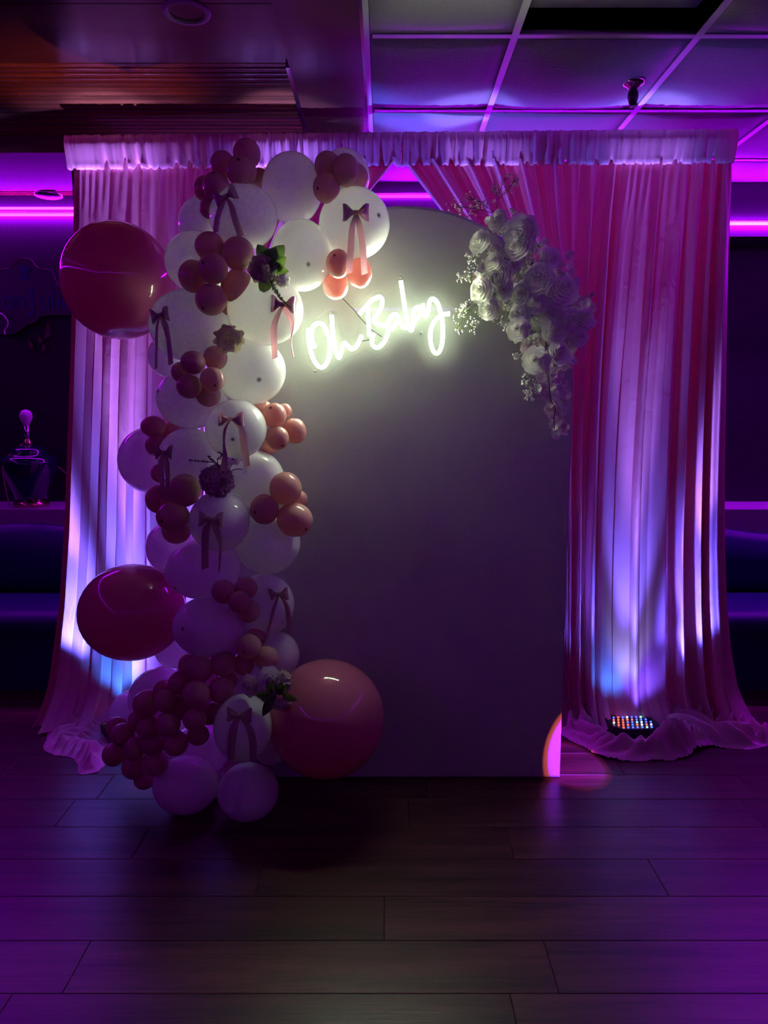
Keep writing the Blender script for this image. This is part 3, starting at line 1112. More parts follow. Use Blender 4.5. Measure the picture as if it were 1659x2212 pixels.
neon = thing('neon_sign', nz(800, 950), 'glowing white neon script sign on clear acrylic plate', 'neon sign')
strokes = [
    [(250, 705), (229, 650), (220, 580), (235, 520), (285, 492), (335, 520), (368, 600), (385, 690), (376, 800), (342, 868), (303, 885), (258, 848), (220, 765), (199, 670), (191, 590), (196, 545)],
    [(400, 425), (407, 520), (420, 640), (440, 740), (463, 800), (482, 770), (496, 705), (516, 668), (542, 692), (580, 722), (620, 700), (650, 650), (668, 605)],
    [(722, 345), (728, 450), (738, 600)],
    [(655, 405), (700, 350), (760, 288), (820, 258), (850, 276), (850, 330), (820, 395), (782, 448), (790, 488), (840, 505), (890, 520), (906, 560), (882, 640), (835, 698), (795, 708), (765, 680), (762, 630), (782, 588)],
    [(890, 515), (905, 480), (940, 425), (975, 415), (1003, 440)],
    [(912, 510), (938, 545), (970, 505), (998, 440), (1012, 480), (1040, 525), (1085, 532)],
    [(1020, 120), (1035, 220), (1055, 350), (1075, 460), (1095, 530), (1115, 555), (1128, 500), (1128, 420), (1148, 362), (1182, 352), (1196, 395), (1168, 450), (1132, 482)],
    [(1214, 325), (1224, 400), (1248, 430), (1266, 370), (1276, 300), (1306, 275), (1342, 302), (1372, 385), (1390, 470), (1395, 590), (1385, 690), (1352, 758), (1312, 742), (1286, 660), (1286, 560), (1312, 492), (1352, 440), (1402, 412), (1450, 408)],
]
for st in strokes:
    pts = catmull([nz(x, y, NY - 0.012) for x, y in st], 6)
    # silicone profile with a flat bright lens on its front and milky sides
    lens, base = [], []
    for i, p in enumerate(pts):
        t = (pts[min(i + 1, len(pts) - 1)] - pts[max(i - 1, 0)]).normalized()
        sd = t.cross(Vector((0, 1, 0))).normalized()
        cap = 0.003 if i == 0 else (-0.003 if i == len(pts) - 1 else 0.0)
        p = p - t * cap
        lens.append([p + sd * x + Vector((0, -0.0068, 0)) for x in (-0.0066, 0.0, 0.0066)])
        base.append([p + sd * x + Vector((0, yv, 0)) for x, yv in ((-0.0050, 0.006), (-0.0068, 0.004), (-0.0068, -0.0066), (0.0068, -0.0066), (0.0068, 0.004), (0.0050, 0.006))])
    MB().grid(lens).build('letter_tube', 'neon', neon, sm=False)
    mb = MB().grid(base, True)
    nn_ = len(base)
    mb.f += [tuple(range(6)), tuple(range((nn_ - 1) * 6, nn_ * 6))]
    mb.build('tube_base', 'neonside', neon, sm=False)
back = [(140, 520), (190, 470), (300, 425), (340, 385), (400, 370), (455, 400), (472, 500), (500, 580), (560, 610), (610, 590), (640, 530), (630, 470), (602, 420), (604, 360), (680, 270), (760, 215), (830, 200), (890, 218), (938, 190), (957, 110), (1012, 55), (1078, 90), (1100, 190), (1150, 272), (1210, 262), (1270, 215), (1330, 215), (1390, 262), (1440, 330), (1498, 370), (1510, 420), (1462, 490), (1475, 600), (1468, 700), (1430, 790), (1350, 826), (1270, 790), (1222, 680), (1185, 612), (1100, 602), (1020, 590), (950, 622), (880, 740), (800, 776), (740, 752), (690, 740), (620, 775), (540, 800), (480, 860), (430, 882), (380, 930), (300, 950), (230, 902), (170, 800), (138, 680), (133, 590)]
bp_ = catmull([nz(x, y) for x, y in back + back[:1]], 4)[:-1]
bxz = [(p.x, p.z) for p in bp_]
nb = len(bxz)
mb = MB()
mb.add([(x, NY, z) for x, z in bxz], [tuple(range(nb))])
mb.build('backing_plate', 'acrylic', neon, sm=False)
mb = MB()
mb.grid([[Vector((x, NY - 0.001, z)) for x, z in bxz], [Vector((x, NY + 0.004, z)) for x, z in bxz]], True)
mb.build('plate_edge', 'acryledge', neon)
for x, y in ((395, 398), (1014, 82), (1203, 577), (250, 920)):
    p = nz(x, y, NY)
    MB().lathe(p, [(0.0, -0.008), (0.0032, -0.008), (0.0036, -0.004), (0.0026, 0.0), (0.0026, PY - NY)], 12, Vector((0, 1, 0))).build('standoff', 'chrome', neon)
MB().tube(catmull([nz(500, 270, NY + 0.012), nz(600, 372, NY + 0.012), nz(640, 425, NY + 0.02), nz(705, 495, NY + 0.02), nz(765, 555, NY + 0.02), nz(850, 612, NY + 0.02)], 5), 0.0012, 6).build('cable', 'rubber', neon)
MB().tube(catmull([nz(665, 655, NY - 0.006), nz(700, 645, NY - 0.004), nz(740, 640, NY - 0.006)], 5), 0.0012, 6).build('cable', 'rubber', neon)

# ------------------------------------------------------------------ balloons
BAL = {}


def balloon(key, kind, px, py, rx, ry, Y, label, tip=None, name='balloon', group=None, on_floor=False):
    c = at(px, py, Y)
    if on_floor:
        for _ in range(20):
            c = at(px, py, Y)
            r_ = ry * mpp(c)
            Y += (c.z - r_ - 0.002) * 1.2
        c = at(px, py, Y)
    s_ = mpp(c)
    r = 0.5 * (rx + ry) * s_
    sx, sz = rx * s_ / r, ry * s_ / r
    big = r > 0.085
    if tip is not None:
        tx, tz = tip[0] / sx, -tip[1] / sz
        q = min(0.97, math.hypot(tx, tz))
        h = math.hypot(tx, tz) or 1
        axis = Vector((tx / h * q, -math.sqrt(1 - q * q), tz / h * q))
    else:
        axis = Vector((0.2, -1.0, 0.1))
    axis.normalize()
    rot = Vector((0, 0, 1)).rotation_difference(axis)
    nseg = 40 if big else 28
    deg = [0.01, 1.5, 3, 4.5, 6.5, 9, 13, 18] + [18 + (166 - 18) * i / (16 if big else 12) for i in range(1, (17 if big else 13))]
    prof = []
    tips = []
    for d_ in deg:
        a = math.radians(d_)
        st = 1 + 0.10 * smooth((d_ - 100) / 80)
        rr = math.sin(a) * (1 - 0.05 * smooth((d_ - 120) / 60))
        prof.append((rr * r, math.cos(a) * st * r))
        tips.append(d_ / 90.0 if tip is not None else 1.0)
    zl = prof[-1][1]
    for rr, dz in ((0.13, -0.035), (0.055, -0.07), (0.05, -0.085), (0.085, -0.095), (0.085, -0.11), (0.05, -0.115), (0.07, -0.16), (0.06, -0.17), (0.0, -0.15)):
        prof.append((rr * r, zl + dz * r))
        tips.append(0.06)
    mb = MB()
    rows = []
    vals = []
    for (rr, z), tv in zip(prof, tips):
        row = []
        for k in range(nseg):
            p = rot @ Vector((rr * math.cos(2 * PI * k / nseg), rr * math.sin(2 * PI * k / nseg), z))
            row.append(c + Vector((p.x * sx, p.y, p.z * sz)))
            vals.append(tv)
        rows.append(row)
    mb.grid(rows, True)
    mb.f = [q_[::-1] for q_ in mb.f]
    mb.tip = vals
    o = mb.build(name, kind, None, loc=c)
    BAL[key] = (c, r, sx, sz)
    tag(o, label, 'balloon', group)
    return o


GW, GS, GB = 'white balloons of the garland', 'small dusty pink balloons of the garland', 'big pink balloons of the garland'
WHITE = [
    ('w1', 526, 468, 73, 69, 2.48, None, 'white balloon with a tilted purple bow, high on the garland'),
    ('w2', 631, 407, 65, 74, 2.57, None, 'tall white balloon at the very top of the garland'),
    ('w3', 766, 483, 76, 75, 2.52, (0.70, -0.05), 'white balloon with long ribbon bow above the neon sign'),
    ('w4', 652, 552, 67, 75, 2.50, (0.28, 0.42), 'white balloon reflecting the neon letters beside the dark green leaves'),
    ('w5', 447, 486, 61, 61, 2.63, None, 'white balloon mostly hidden behind the tilted purple bow balloon'),
    ('w6', 423, 566, 66, 65, 2.56, (-0.86, -0.45), 'white balloon between the upper big pink balloon and a rose cluster'),
    ('w7', 744, 380, 55, 55, 2.62, None, 'white balloon peeking out behind the top right pink cluster'),
    ('w8', 410, 703, 87, 77, 2.49, None, 'large white balloon with dark purple bow under the upper big pink balloon'),
    ('w9', 573, 668, 82, 77, 2.46, None, 'bright white balloon with pink bow touching the first neon letter'),
    ('w10', 541, 801, 76, 73, 2.51, (0.39, 0.29), 'bright white balloon with dark nipple below the neon sign'),
    ('w11', 364, 770, 44, 46, 2.63, None, 'violet lit white balloon half hidden below the dark purple bow'),
    ('w12', 413, 862, 76, 64, 2.55, (-0.84, -0.22), 'white balloon behind the five balloon rose cluster at middle height'),
    ('w13', 510, 927, 66, 64, 2.40, (0.07, 0.30), 'white balloon with dusky bow and a long twisted tail'),
    ('w14', 410, 992, 68, 68, 2.53, None, 'violet white balloon behind the small purple bow'),
    ('w15', 327, 994, 70, 72, 2.74, None, 'blue lit white balloon against the left curtain'),
    ('w16', 552, 1036, 62, 64, 2.55, None, 'white balloon right of the carnation and twigs'),
    ('w17', 474, 1126, 65, 65, 2.42, (-0.25, 0.45), 'white balloon with mauve bow directly below the carnation'),
    ('w18', 578, 1172, 71, 69, 2.52, None, 'wide white balloon by the panel below the right peach cluster'),
    ('w19', 373, 1182, 58, 57, 2.70, None, 'blue lit white balloon above the lower big pink balloon'),
    ('w20', 438, 1230, 81, 64, 2.54, (-0.66, 0.42), 'wide white balloon under the hanging tails of the mauve bow'),
    ('w21', 450, 1353, 77, 65, 2.47, (-0.55, -0.17), 'oval white balloon touching the lower big pink balloon'),
    ('w22', 570, 1306, 66, 68, 2.56, None, 'white balloon carrying the small pale bow by the dark panel'),
    ('w23', 597, 1416, 50, 52, 2.60, None, 'white balloon below the small pale bow'),
    ('w24', 376, 1400, 43, 43, 2.82, None, 'violet white balloon peeking out below the lower big pink balloon'),
    ('w25', 345, 1508, 66, 66, 2.60, None, 'violet white balloon behind the grape like pink cluster'),
    ('w26', 292, 1556, 58, 68, 2.72, None, 'violet white balloon nearest the left floor wash light'),
    ('w27', 525, 1572, 63, 73, 2.34, None, 'white balloon with pale bow beside the big pink balloon on the panel'),
    ('w28', 402, 1695, 71, 60, 2.45, None, 'dim white balloon on the floor, left one of the front pair'),
    ('w29', 536, 1710, 66, 61, 2.42, None, 'dim white balloon on the floor, right one of the front pair'),
    ('w30', 455, 1702, 40, 40, 2.62, None, 'dim white balloon wedged behind the front pair on the floor'),
    ('w31', 432, 1622, 62, 58, 2.64, None, 'dim white balloon under the grape like pink cluster'),
    ('w32', 528, 1470, 56, 56, 2.58, None, 'white balloon behind the lower rose bouquet'),
    ('w33', 586, 1612, 38, 40, 2.50, None, 'dim white balloon between the pale bow and the big pink balloon'),
]
for key, px, py, rx, ry, Y, tip, lab in WHITE:
    balloon(key, 'white', px, py, rx, ry, Y, lab, tip, group=GW, on_floor=key in ('w28', 'w29'))
balloon('b1', 'pink', 255, 607, 118, 124, 2.72, 'big pink balloon against the left curtain, upper one', None, group=GB)
balloon('b2', 'pink', 286, 1322, 113, 104, 2.66, 'big pink balloon against the left curtain, lower one', None, group=GB)
balloon('b3', 'pink', 706, 1551, 125, 126, 2.44, 'big round pink balloon before the foot of the white panel', None, group=GB)

SMALL = [
    # cluster at the garland's top left
    (533, 332, 30, 31, 2.52, None, 'small dusty pink balloon topmost of all, over the curtain header'),
    (521, 369, 33, 33, 2.44, (0.0, -0.42), 'small dusty pink balloon just above the tilted purple bow balloon'),
    (481, 355, 27, 28, 2.50, None, 'small dusty pink balloon left of the topmost pair'),
    (467, 403, 29, 31, 2.44, (0.0, -0.72), 'small dusty pink balloon touching the tilted purple bow balloon on its left'),
    (445, 408, 27, 27, 2.50, None, 'small dusty pink balloon leftmost in the top left cluster'),
    (452, 450, 21, 22, 2.47, None, 'small dark pink balloon lowest in the top left cluster'),
    (561, 390, 22, 26, 2.58, None, 'small pink balloon wedged behind the tall white top balloon'),
    # top right cluster
    (707, 358, 28, 30, 2.50, None, 'small dusty pink balloon upper left in the top right cluster'),
    (747, 368, 29, 34, 2.44, None, 'small dusty pink balloon frontmost in the top right cluster'),
    (705, 406, 29, 32, 2.45, (-0.55, 0.25), 'small dusty pink balloon lowest in the top right cluster'),
    (768, 382, 28, 28, 2.52, None, 'small pale pink balloon rightmost in the top right cluster'),
    # cluster left of the dark leaves
    (453, 532, 32, 31, 2.42, None, 'small rose balloon topmost in the cluster left of the leaves'),
    (514, 548, 35, 36, 2.40, None, 'small rose balloon touching the dark leaves'),
    (460, 580, 32, 33, 2.34, (-0.45, -0.2), 'small dark rose balloon in the centre of the cluster left of the leaves'),
    (417, 597, 31, 35, 2.42, None, 'small rose balloon leftmost in the cluster left of the leaves'),
    (513, 619, 36, 36, 2.40, None, 'small peach rose balloon lower right in the cluster left of the leaves'),
    (456, 647, 34, 34, 2.37, (-0.38, 0.62), 'small rose balloon lowest in the cluster left of the leaves'),
    (494, 657, 20, 24, 2.46, None, 'small peach balloon tucked under the cluster left of the leaves'),
    # three above the sign
    (730, 570, 26, 31, 2.44, (-0.2, -0.45), 'small peach balloon upper one of three above the neon sign'),
    (777, 590, 27, 32, 2.50, None, 'small peach balloon behind the long white ribbon tails'),
    (725, 618, 28, 29, 2.52, None, 'small peach balloon lowest of three above the neon sign'),
    # cluster under the cream rose
    (417, 783, 27, 25, 2.36, None, 'small dark rose balloon upper left in the cluster below the cream rose'),
    (465, 773, 26, 26, 2.41, None, 'small rose balloon touching the cream rose'),
    (459, 820, 27, 27, 2.34, (0.35, 0.5), 'small rose balloon with dark nipple right in the cluster below the cream rose'),
    (409, 835, 28, 26, 2.37, None, 'small dark rose balloon lower left in the cluster below the cream rose'),
    (390, 804, 20, 22, 2.44, None, 'small pink balloon hidden at left in the cluster below the cream rose'),
    (450, 852, 27, 27, 2.42, None, 'small peach rose balloon lowest in the cluster below the cream rose'),
    # peach cluster by the panel
    (593, 897, 26, 27, 2.46, (-0.2, -0.6), 'small peach balloon top one in the upper peach cluster by the panel'),
    (614, 888, 17, 17, 2.53, None, 'tiny peach balloon behind the upper peach cluster'),
    (636, 931, 26, 28, 2.50, None, 'small peach balloon rightmost in the upper peach cluster by the panel'),
    (599, 946, 25, 26, 2.44, (0.5, 0.65), 'small peach balloon lowest in the upper peach cluster by the panel'),
    (565, 886, 24, 24, 2.56, None, 'small peach balloon hidden behind the dusky bow balloon'),
    (583, 960, 22, 22, 2.56, None, 'small pink balloon peeking out under the upper peach cluster'),
    # left side
    (331, 921, 27, 23, 2.56, None, 'small magenta balloon above the blue lit balloon'),
    (339, 962, 25, 24, 2.56, None, 'small magenta balloon before the blue lit balloon, beside the small purple bow'),
    (374, 934, 24, 24, 2.62, None, 'small magenta balloon mostly hidden above the small purple bow'),
    (346, 1023, 20, 22, 2.58, None, 'small magenta balloon behind the tails of the small purple bow'),
    (399, 1059, 34, 36, 2.42, None, 'small magenta balloon touching the carnation'),
    (343, 1079, 29, 31, 2.50, None, 'small magenta balloon leftmost below the small purple bow'),
    (373, 1116, 36, 32, 2.40, (-0.45, 0.15), 'small plum balloon frontmost of four below the small purple bow'),
    (381, 1145, 32, 30, 2.50, None, 'small magenta balloon lowest of four below the small purple bow'),
    # right cluster at middle height
    (617, 1055, 35, 36, 2.44, None, 'small pale peach balloon top one in the lower peach cluster by the panel'),
    (571, 1100, 31, 33, 2.42, (-0.5, 0.1), 'small mauve balloon left one in the lower peach cluster by the panel'),
    (637, 1123, 39, 37, 2.43, (0.7, 0.45), 'small pale peach balloon biggest in the lower peach cluster by the panel'),
    (649, 1080, 16, 20, 2.52, None, 'small pink balloon peeking out between two pale peach balloons'),
    # four dark ones
    (483, 1278, 26, 26, 2.42, None, 'small dark magenta balloon left one of four beside the small pale bow'),
    (533, 1270, 24, 24, 2.44, None, 'small dark magenta balloon top one of four beside the small pale bow'),
    (517, 1300, 24, 24, 2.37, None, 'small dark magenta balloon frontmost of four beside the small pale bow'),
    (537, 1320, 25, 25, 2.43, None, 'small dark magenta balloon lowest of four beside the small pale bow'),
    # four above the bouquet
    (552, 1379, 23, 24, 2.48, None, 'small pink balloon under the tail of the small pale bow'),
    (537, 1397, 28, 28, 2.40, (-0.2, 0.1), 'small mauve balloon frontmost of four above the lower rose bouquet'),
    (576, 1421, 26, 26, 2.43, None, 'small mauve balloon right one of four above the lower rose bouquet'),
    (526, 1434, 24, 25, 2.46, None, 'small magenta balloon lowest of four above the lower rose bouquet'),
    # the grape like cluster
    (408, 1437, 23, 24, 2.46, None, 'small dark pink balloon uppermost in the grape like cluster'),
    (431, 1446, 29, 29, 2.40, None, 'small pink balloon top front in the grape like cluster'),
    (482, 1433, 28, 28, 2.42, None, 'small dark pink balloon top right in the grape like cluster'),
    (391, 1475, 28, 26, 2.43, None, 'small dark pink balloon upper left in the grape like cluster'),
    (424, 1499, 30, 30, 2.34, None, 'small pink balloon with soft highlight in the middle of the grape like cluster'),
    (477, 1491, 28, 28, 2.38, None, 'small pink balloon at the right rim of the grape like cluster'),
    (495, 1470, 18, 20, 2.46, None, 'small dark pink balloon behind the right rim of the grape like cluster'),
    (353, 1490, 22, 22, 2.46, None, 'small dark pink balloon before the violet balloon, upper left of the grapes'),
    (316, 1521, 29, 30, 2.44, None, 'small dark red balloon with white rim, leftmost of the grapes proper'),
    (357, 1514, 24, 24, 2.38, None, 'small plum balloon beside the dark red one in the grape like cluster'),
    (386, 1528, 27, 27, 2.43, None, 'small dark red balloon in the shade amid the grape like cluster'),
    (450, 1540, 26, 26, 2.42, None, 'small dark red balloon low at the right of the grape like cluster'),
    (421, 1554, 26, 25, 2.34, None, 'small plum balloon lowest at the front of the grape like cluster'),
    (464, 1537, 22, 22, 2.40, None, 'small dark pink balloon beside the pale bow balloon'),
    (363, 1565, 27, 27, 2.36, None, 'small plum balloon lower left in the grape like cluster'),
    (322, 1573, 27, 26, 2.42, None, 'small magenta balloon under the dark red one with white rim'),
    (298, 1556, 21, 24, 2.48, None, 'small magenta balloon joining the grapes to the floor cluster'),
    (252, 1570, 23, 22, 2.52, None, 'small magenta balloon topmost of the floor cluster by the wash light'),
    (264, 1587, 26, 25, 2.46, None, 'small pink balloon in front at the top of the floor cluster'),
    (246, 1630, 25, 25, 2.50, None, 'small magenta balloon leftmost of the floor cluster by the curtain'),
    (289, 1618, 22, 26, 2.42, None, 'small plum balloon in the middle of the floor cluster'),
    (289, 1657, 26, 26, 2.48, None, 'small dark red balloon low in the floor cluster'),
    (330, 1604, 28, 27, 2.42, None, 'small dark red balloon between grapes and floor cluster'),
    (380, 1606, 27, 27, 2.40, None, 'small dark red balloon under the lowest plum balloon'),
    (335, 1648, 29, 28, 2.42, None, 'small dark red balloon above the front pair on the floor'),
    (312, 1683, 23, 22, 2.50, None, 'small dark red balloon lowest on the floor behind the front pair'),
    (428, 1588, 24, 22, 2.42, None, 'small red balloon showing its knot beneath the grape like cluster'),
]
for k, (px, py, rx, ry, Y, tip, lab) in enumerate(SMALL):
    balloon('s%d' % k, 'rose', px, py, rx, ry, Y, lab, tip, group=GS)


# ------------------------------------------------------------------ ribbon bows
def surf_y(key, px, py):
    c, r, sx, sz = BAL[key]
    d = ray(px, py)
    o = Vector((0, 0, CAMZ))
    # ellipsoid: scale x and z
    oo = Vector(((o.x - c.x) / sx, o.y - c.y, (o.z - c.z) / sz))
    dd = Vector((d.x / sx, d.y, d.z / sz))
    a = dd.dot(dd)
    b = oo.dot(dd)
    cc = oo.dot(oo) - r * r
    D = b * b - a * cc
    if D <= 0:
        return None
    return (o + d * ((-b - math.sqrt(D)) / a)).y


def bow(key, bx, by, wid, hei, tilt, tails, label):
    y0 = (surf_y(key, bx, by) or BAL[key][0].y - BAL[key][1] * 0.5) - 0.008
    c = at(bx, by, y0)
    t = thing('ribbon_bow', c, label, 'bow', 'ribbon bows on the balloons')
    s_ = mpp(c)
    wd, hd = wid * s_ / 2, hei * s_ / 2
    Rt = Matrix.Rotation(-tilt, 3, 'Y')
    for sgn in (-1, 1):
        # front and back leaf of the loop
        mb = MB()
        rows = []
        nn, mm = 9, 7
        for layer in (0, 1):
            for i in range(nn):
                u = i / (nn - 1) if layer == 0 else 1 - i / (nn - 1)
                row = []
                for j in range(mm):
                    w = j / (mm - 1) * 2 - 1
                    half = hd * (0.20 + 0.80 * smooth(u * 1.15)) * (1 - 0.08 * u * (1 - abs(w)))
                    puff = 0.016 * math.sin(PI * min(1, u * 0.95)) * (1 - 0.35 * w * w) + 0.0035 * math.sin(w * 7 + sgn) * (1 - u) * u * 4
                    dep = -puff if layer == 0 else 0.006 - 0.003 * math.sin(PI * u)
                    x = sgn * (0.004 + (wd - 0.004) * u - 0.10 * wd * u * (1 - w * w) * 0.4)
                    row.append(c + Rt @ Vector((x, dep - 0.004, half * w * (1.0 if layer == 0 else 0.96))))
                rows.append(row)
        mb.grid(rows)
        mb.build('loop', 'ribbon', t)
    mb = MB()
    rows = []
    for i in range(9):
        a = -PI * 0.9 / 1 + 2 * PI * 0.9 * i / 8 - PI / 2
        rows.append([c + Rt @ Vector((x * hd * 0.24, 0.012 * math.sin(a) - 0.006, hd * 0.26 * math.cos(a) * (1 + 0.15 * abs(x)))) for x in (-1, -0.5, 0, 0.5, 1)])
    mb.grid(rows)
    mb.build('knot', 'ribbon', t)
    for tl in tails:
        pts = catmull([Vector(p) for p in [(bx, by, tl[0][2] * 0.5)] + tl], 6)
        ymin = y0 + 0.002
        L_, R_ = [], []
        for q in pts:
            ys = [surf_y(key, q.x + dx, q.y) for dx in (-abs(q.z), 0, abs(q.z))]
            ys = [v_ for v_ in ys if v_]
            if ys:
                ymin = min(ymin, min(ys) - 0.006)
            L_.append((q.x - q.z, q.y, ymin))
            R_.append((q.x + q.z, q.y, ymin + 0.003))
        # slanted cut at the end
        lx, ly, lz = L_[-1]
        L_[-1] = (lx, ly + abs(pts[-1].z) * 0.7, lz)
        mb = MB()
        rows = []
        for a, b in zip(L_, R_):
            rows.append([at(lerp(a[0], b[0], k / 4), lerp(a[1], b[1], k / 4), lerp(a[2], b[2], k / 4) - 0.0025 * math.sin(PI * k / 4)) for k in range(5)])
        mb.grid(rows)
        mb.build('tail', 'ribbon', t)
    return t


bow('w1', 488, 425, 52, 30, math.radians(22), [[(478, 445, 6), (470, 470, 6), (466, 500, 6)], [(500, 445, 6), (508, 475, 7), (520, 508, 8)]], 'purple bow tilted upward on the upper left white balloon')
bow('w3', 769, 460, 57, 36, 0.0, [[(761, 490, 6), (758, 530, 7), (754, 588, 7)], [(777, 490, 7), (783, 530, 7), (788, 590, 7)]], 'mauve bow with two long pale tails above the neon sign')
bow('w9', 612, 658, 52, 36, math.radians(-4), [[(598, 685, 6), (591, 715, 7), (594, 772, 6)], [(622, 678, 7), (631, 700, 4), (629, 740, 1.5), (633, 770, 2)]], 'dusty pink bow under the green spike beside the neon sign')
bow('w8', 346, 681, 40, 32, math.radians(10), [[(339, 705, 3), (338, 750, 3), (337, 796, 3)], [(356, 700, 7), (364, 735, 5), (369, 785, 6)]], 'dark purple bow on the large white balloon at left')
bow('w13', 499, 905, 56, 30, 0.0, [[(487, 925, 3), (484, 955, 2), (486, 985, 5), (482, 1015, 8)], [(520, 925, 6), (527, 960, 8), (533, 1006, 7)]], 'dusky mauve bow with a twisted tail above the carnation')
bow('w14', 355, 977, 38, 30, 0.0, [[(348, 1000, 6), (350, 1040, 5), (354, 1076, 5)], [(360, 1000, 6), (362, 1040, 5), (361, 1078, 5)]], 'small purple bow beside the blue lit balloon')
bow('w17', 456, 1121, 54, 34, math.radians(-3), [[(445, 1145, 8), (443, 1185, 8), (443, 1226, 8)], [(468, 1145, 8), (476, 1180, 4), (473, 1236, 2)]], 'mauve bow with straight tails on the balloon below the carnation')
bow('w22', 602, 1283, 42, 28, math.radians(6), [[(592, 1315, 4), (583, 1350, 3), (572, 1388, 4)], [(618, 1305, 5), (623, 1335, 6), (623, 1368, 4)]], 'small pale pink bow by the dark part of the panel')
bow('w27', 517, 1543, 54, 32, math.radians(-3), [[(505, 1572, 9), (500, 1610, 9), (500, 1640, 8)], [(537, 1570, 8), (546, 1600, 8), (547, 1640, 7)]], 'pale bow on the dim balloon beside the lowest big pink balloon')


# ------------------------------------------------------------------ flowers
def rose_mesh(name, seed, mat, ruffle=0.06, layers=None):
    rng = random.Random(seed)
    mb = MB()
    layers = layers or [(3, 0.13, 0.62), (4, 0.27, 0.60), (5, 0.44, 0.53), (5, 0.62, 0.42), (6, 0.82, 0.26), (7, 1.0, 0.08)]
    # rounded heart below the petal rims
    mb.lathe((0, 0, 0), [(r_ * 0.93, z_ - 0.24 - 0.04 * rng.random()) for _, r_, z_ in reversed(layers)] + [(0.0, layers[0][2] - 0.10)], 14)
    for li, (n, rt, zt) in enumerate(layers):
        for k in range(n):
            th = 2 * PI * (k + 0.37 * li + 0.25 * rng.random()) / n
            hw = PI / n * 1.35
            rows = []
            ph = rng.random() * 6
            open_ = li / (len(layers) - 1.0)
            for i in range(6):
                t = i / 5
                row = []
                for j in range(8):
                    s_ = j / 7 * 2 - 1
                    tt = t * (1 - 0.22 * s_ ** 4)
                    # spiral: one side tucks in, the other lies over its neighbour
                    r = rt * (0.72 + 0.25 * tt) - 0.075 * s_ + 0.02
                    r += 0.15 * (0.3 + open_) * max(0, tt - 0.70) / 0.3
                    z = zt - 0.34 * (1 - tt) - 0.10 * open_ * max(0, tt - 0.8) / 0.2
                    z += ruffle * t * t * math.sin(s_ * 4 + ph * 2) * 0.6 * (0.3 + open_)
                    r += ruffle * t * t * math.sin(s_ * 5 + ph) * 0.6 * (0.2 + open_)
                    a = th + hw * s_ * (0.75 + 0.25 * t)
                    row.append((r * math.cos(a), r * math.sin(a), z))
                rows.append(row)
            mb.grid(rows)
    me = bpy.data.meshes.new(name)
    me.from_pydata([tuple(p) for p in mb.v], [], mb.f)
    me.materials.append(M[mat])
    me.polygons.foreach_set('use_smooth', [True] * len(me.polygons))
    return me


def ruffle_mesh(name, seed, mat, n=46):
    """hydrangea / carnation head: many small crinkled petals on a dome"""
    rng = random.Random(seed)
    mb = MB()
    for k in range(n):
        z = 1 - 1.35 * (k + 0.5) / n
        rr = math.sqrt(max(0, 1 - z * z))
        a = k * 2.39996
        d = Vector((rr * math.cos(a), rr * math.sin(a), z))
        q = Vector((0, 0, 1)).rotation_difference((d + Vector((rng.uniform(-.4, .4), rng.uniform(-.4, .4), rng.uniform(-.4, .4)))).normalized())
        sz = 0.34 + 0.1 * rng.random()
        ph = rng.random() * 6
        rows = []
        for i in range(5):
            t = i / 4
            rows.append([d * 0.72 + q @ Vector(((t - 0.1) * sz * math.cos(b) * 1.0, (t - 0.1) * sz * math.sin(b), 0.10 + 0.16 * t * math.sin(b * 3 + ph) * sz * 2 + t * 0.10)) for b in [2 * PI * m_ / 10 for m_ in range(10)]])
        mb.grid(rows, True)
    me = bpy.data.meshes.new(name)
    me.from_pydata([tuple(p) for p in mb.v], [], mb.f)
    me.materials.append(M[mat])
    me.polygons.foreach_set('use_smooth', [True] * len(me.polygons))
    return me


def blossom_mesh(name, seed, mat):
    rng = random.Random(seed)
    mb = MB()
    for k in range(5):
        th = 2 * PI * k / 5 + rng.uniform(-.15, .15)
        up = rng.uniform(0.1, 0.5)
        rows = []
        for i in range(5):
            t = i / 4
            row = []
            for j in range(5):
                s_ = j / 4 * 2 - 1
                w = 0.52 * math.sin(PI * (0.12 + 0.68 * t)) * s_
                r = t * (1 - 0.12 * (1 - s_ * s_) * t)
                p = Vector((r, w, up * t + 0.16 * s_ * s_ * t + 0.1 * t * t * math.sin(s_ * 4 + k)))
                row.append(Matrix.Rotation(th, 3, 'Z') @ p)
            rows.append(row)
        mb.grid(rows)
    mb.lathe((0, 0, 0.05), [(0.10, -0.05), (0.10, 0.05), (0.0, 0.12)], 6)
    me = bpy.data.meshes.new(name)
    me.from_pydata([tuple(p) for p in mb.v], [], mb.f)
    me.materials.append(M[mat])
    me.polygons.foreach_set('use_smooth', [True] * len(me.polygons))
    return me


def face(d, spin=0.0):
    d = Vector(d).normalized()
    return Vector((0, 0, 1)).rotation_difference(d) @ Matrix.Rotation(spin, 3, 'Z').to_quaternion()


def leaf(parent, base, tip, width, bend=0.01, rnd=0.5, name='leaf'):
    """base and tip are points; width in metres"""
    base, tip = Vector(base), Vector(tip)
    ax = tip - base
    L_ = ax.length
    ax.normalize()
    side = ax.cross(Vector((0, -1, 0)))
    side.normalize()
    nrm = side.cross(ax)
    rows = []
    for i in range(9):
        t = i / 8
        w = width * math.sin(PI * t ** rnd) ** (0.8) + 0.0006
        row = []
        for j in range(5):
            s_ = j / 4 * 2 - 1
            row.append(base + ax * (L_ * t) + side * (w * s_) + nrm * (bend * math.sin(PI * t) - 0.25 * abs(s_) * w * -1))
        rows.append(row)
    return MB().grid(rows).build(name, 'leaf', parent)


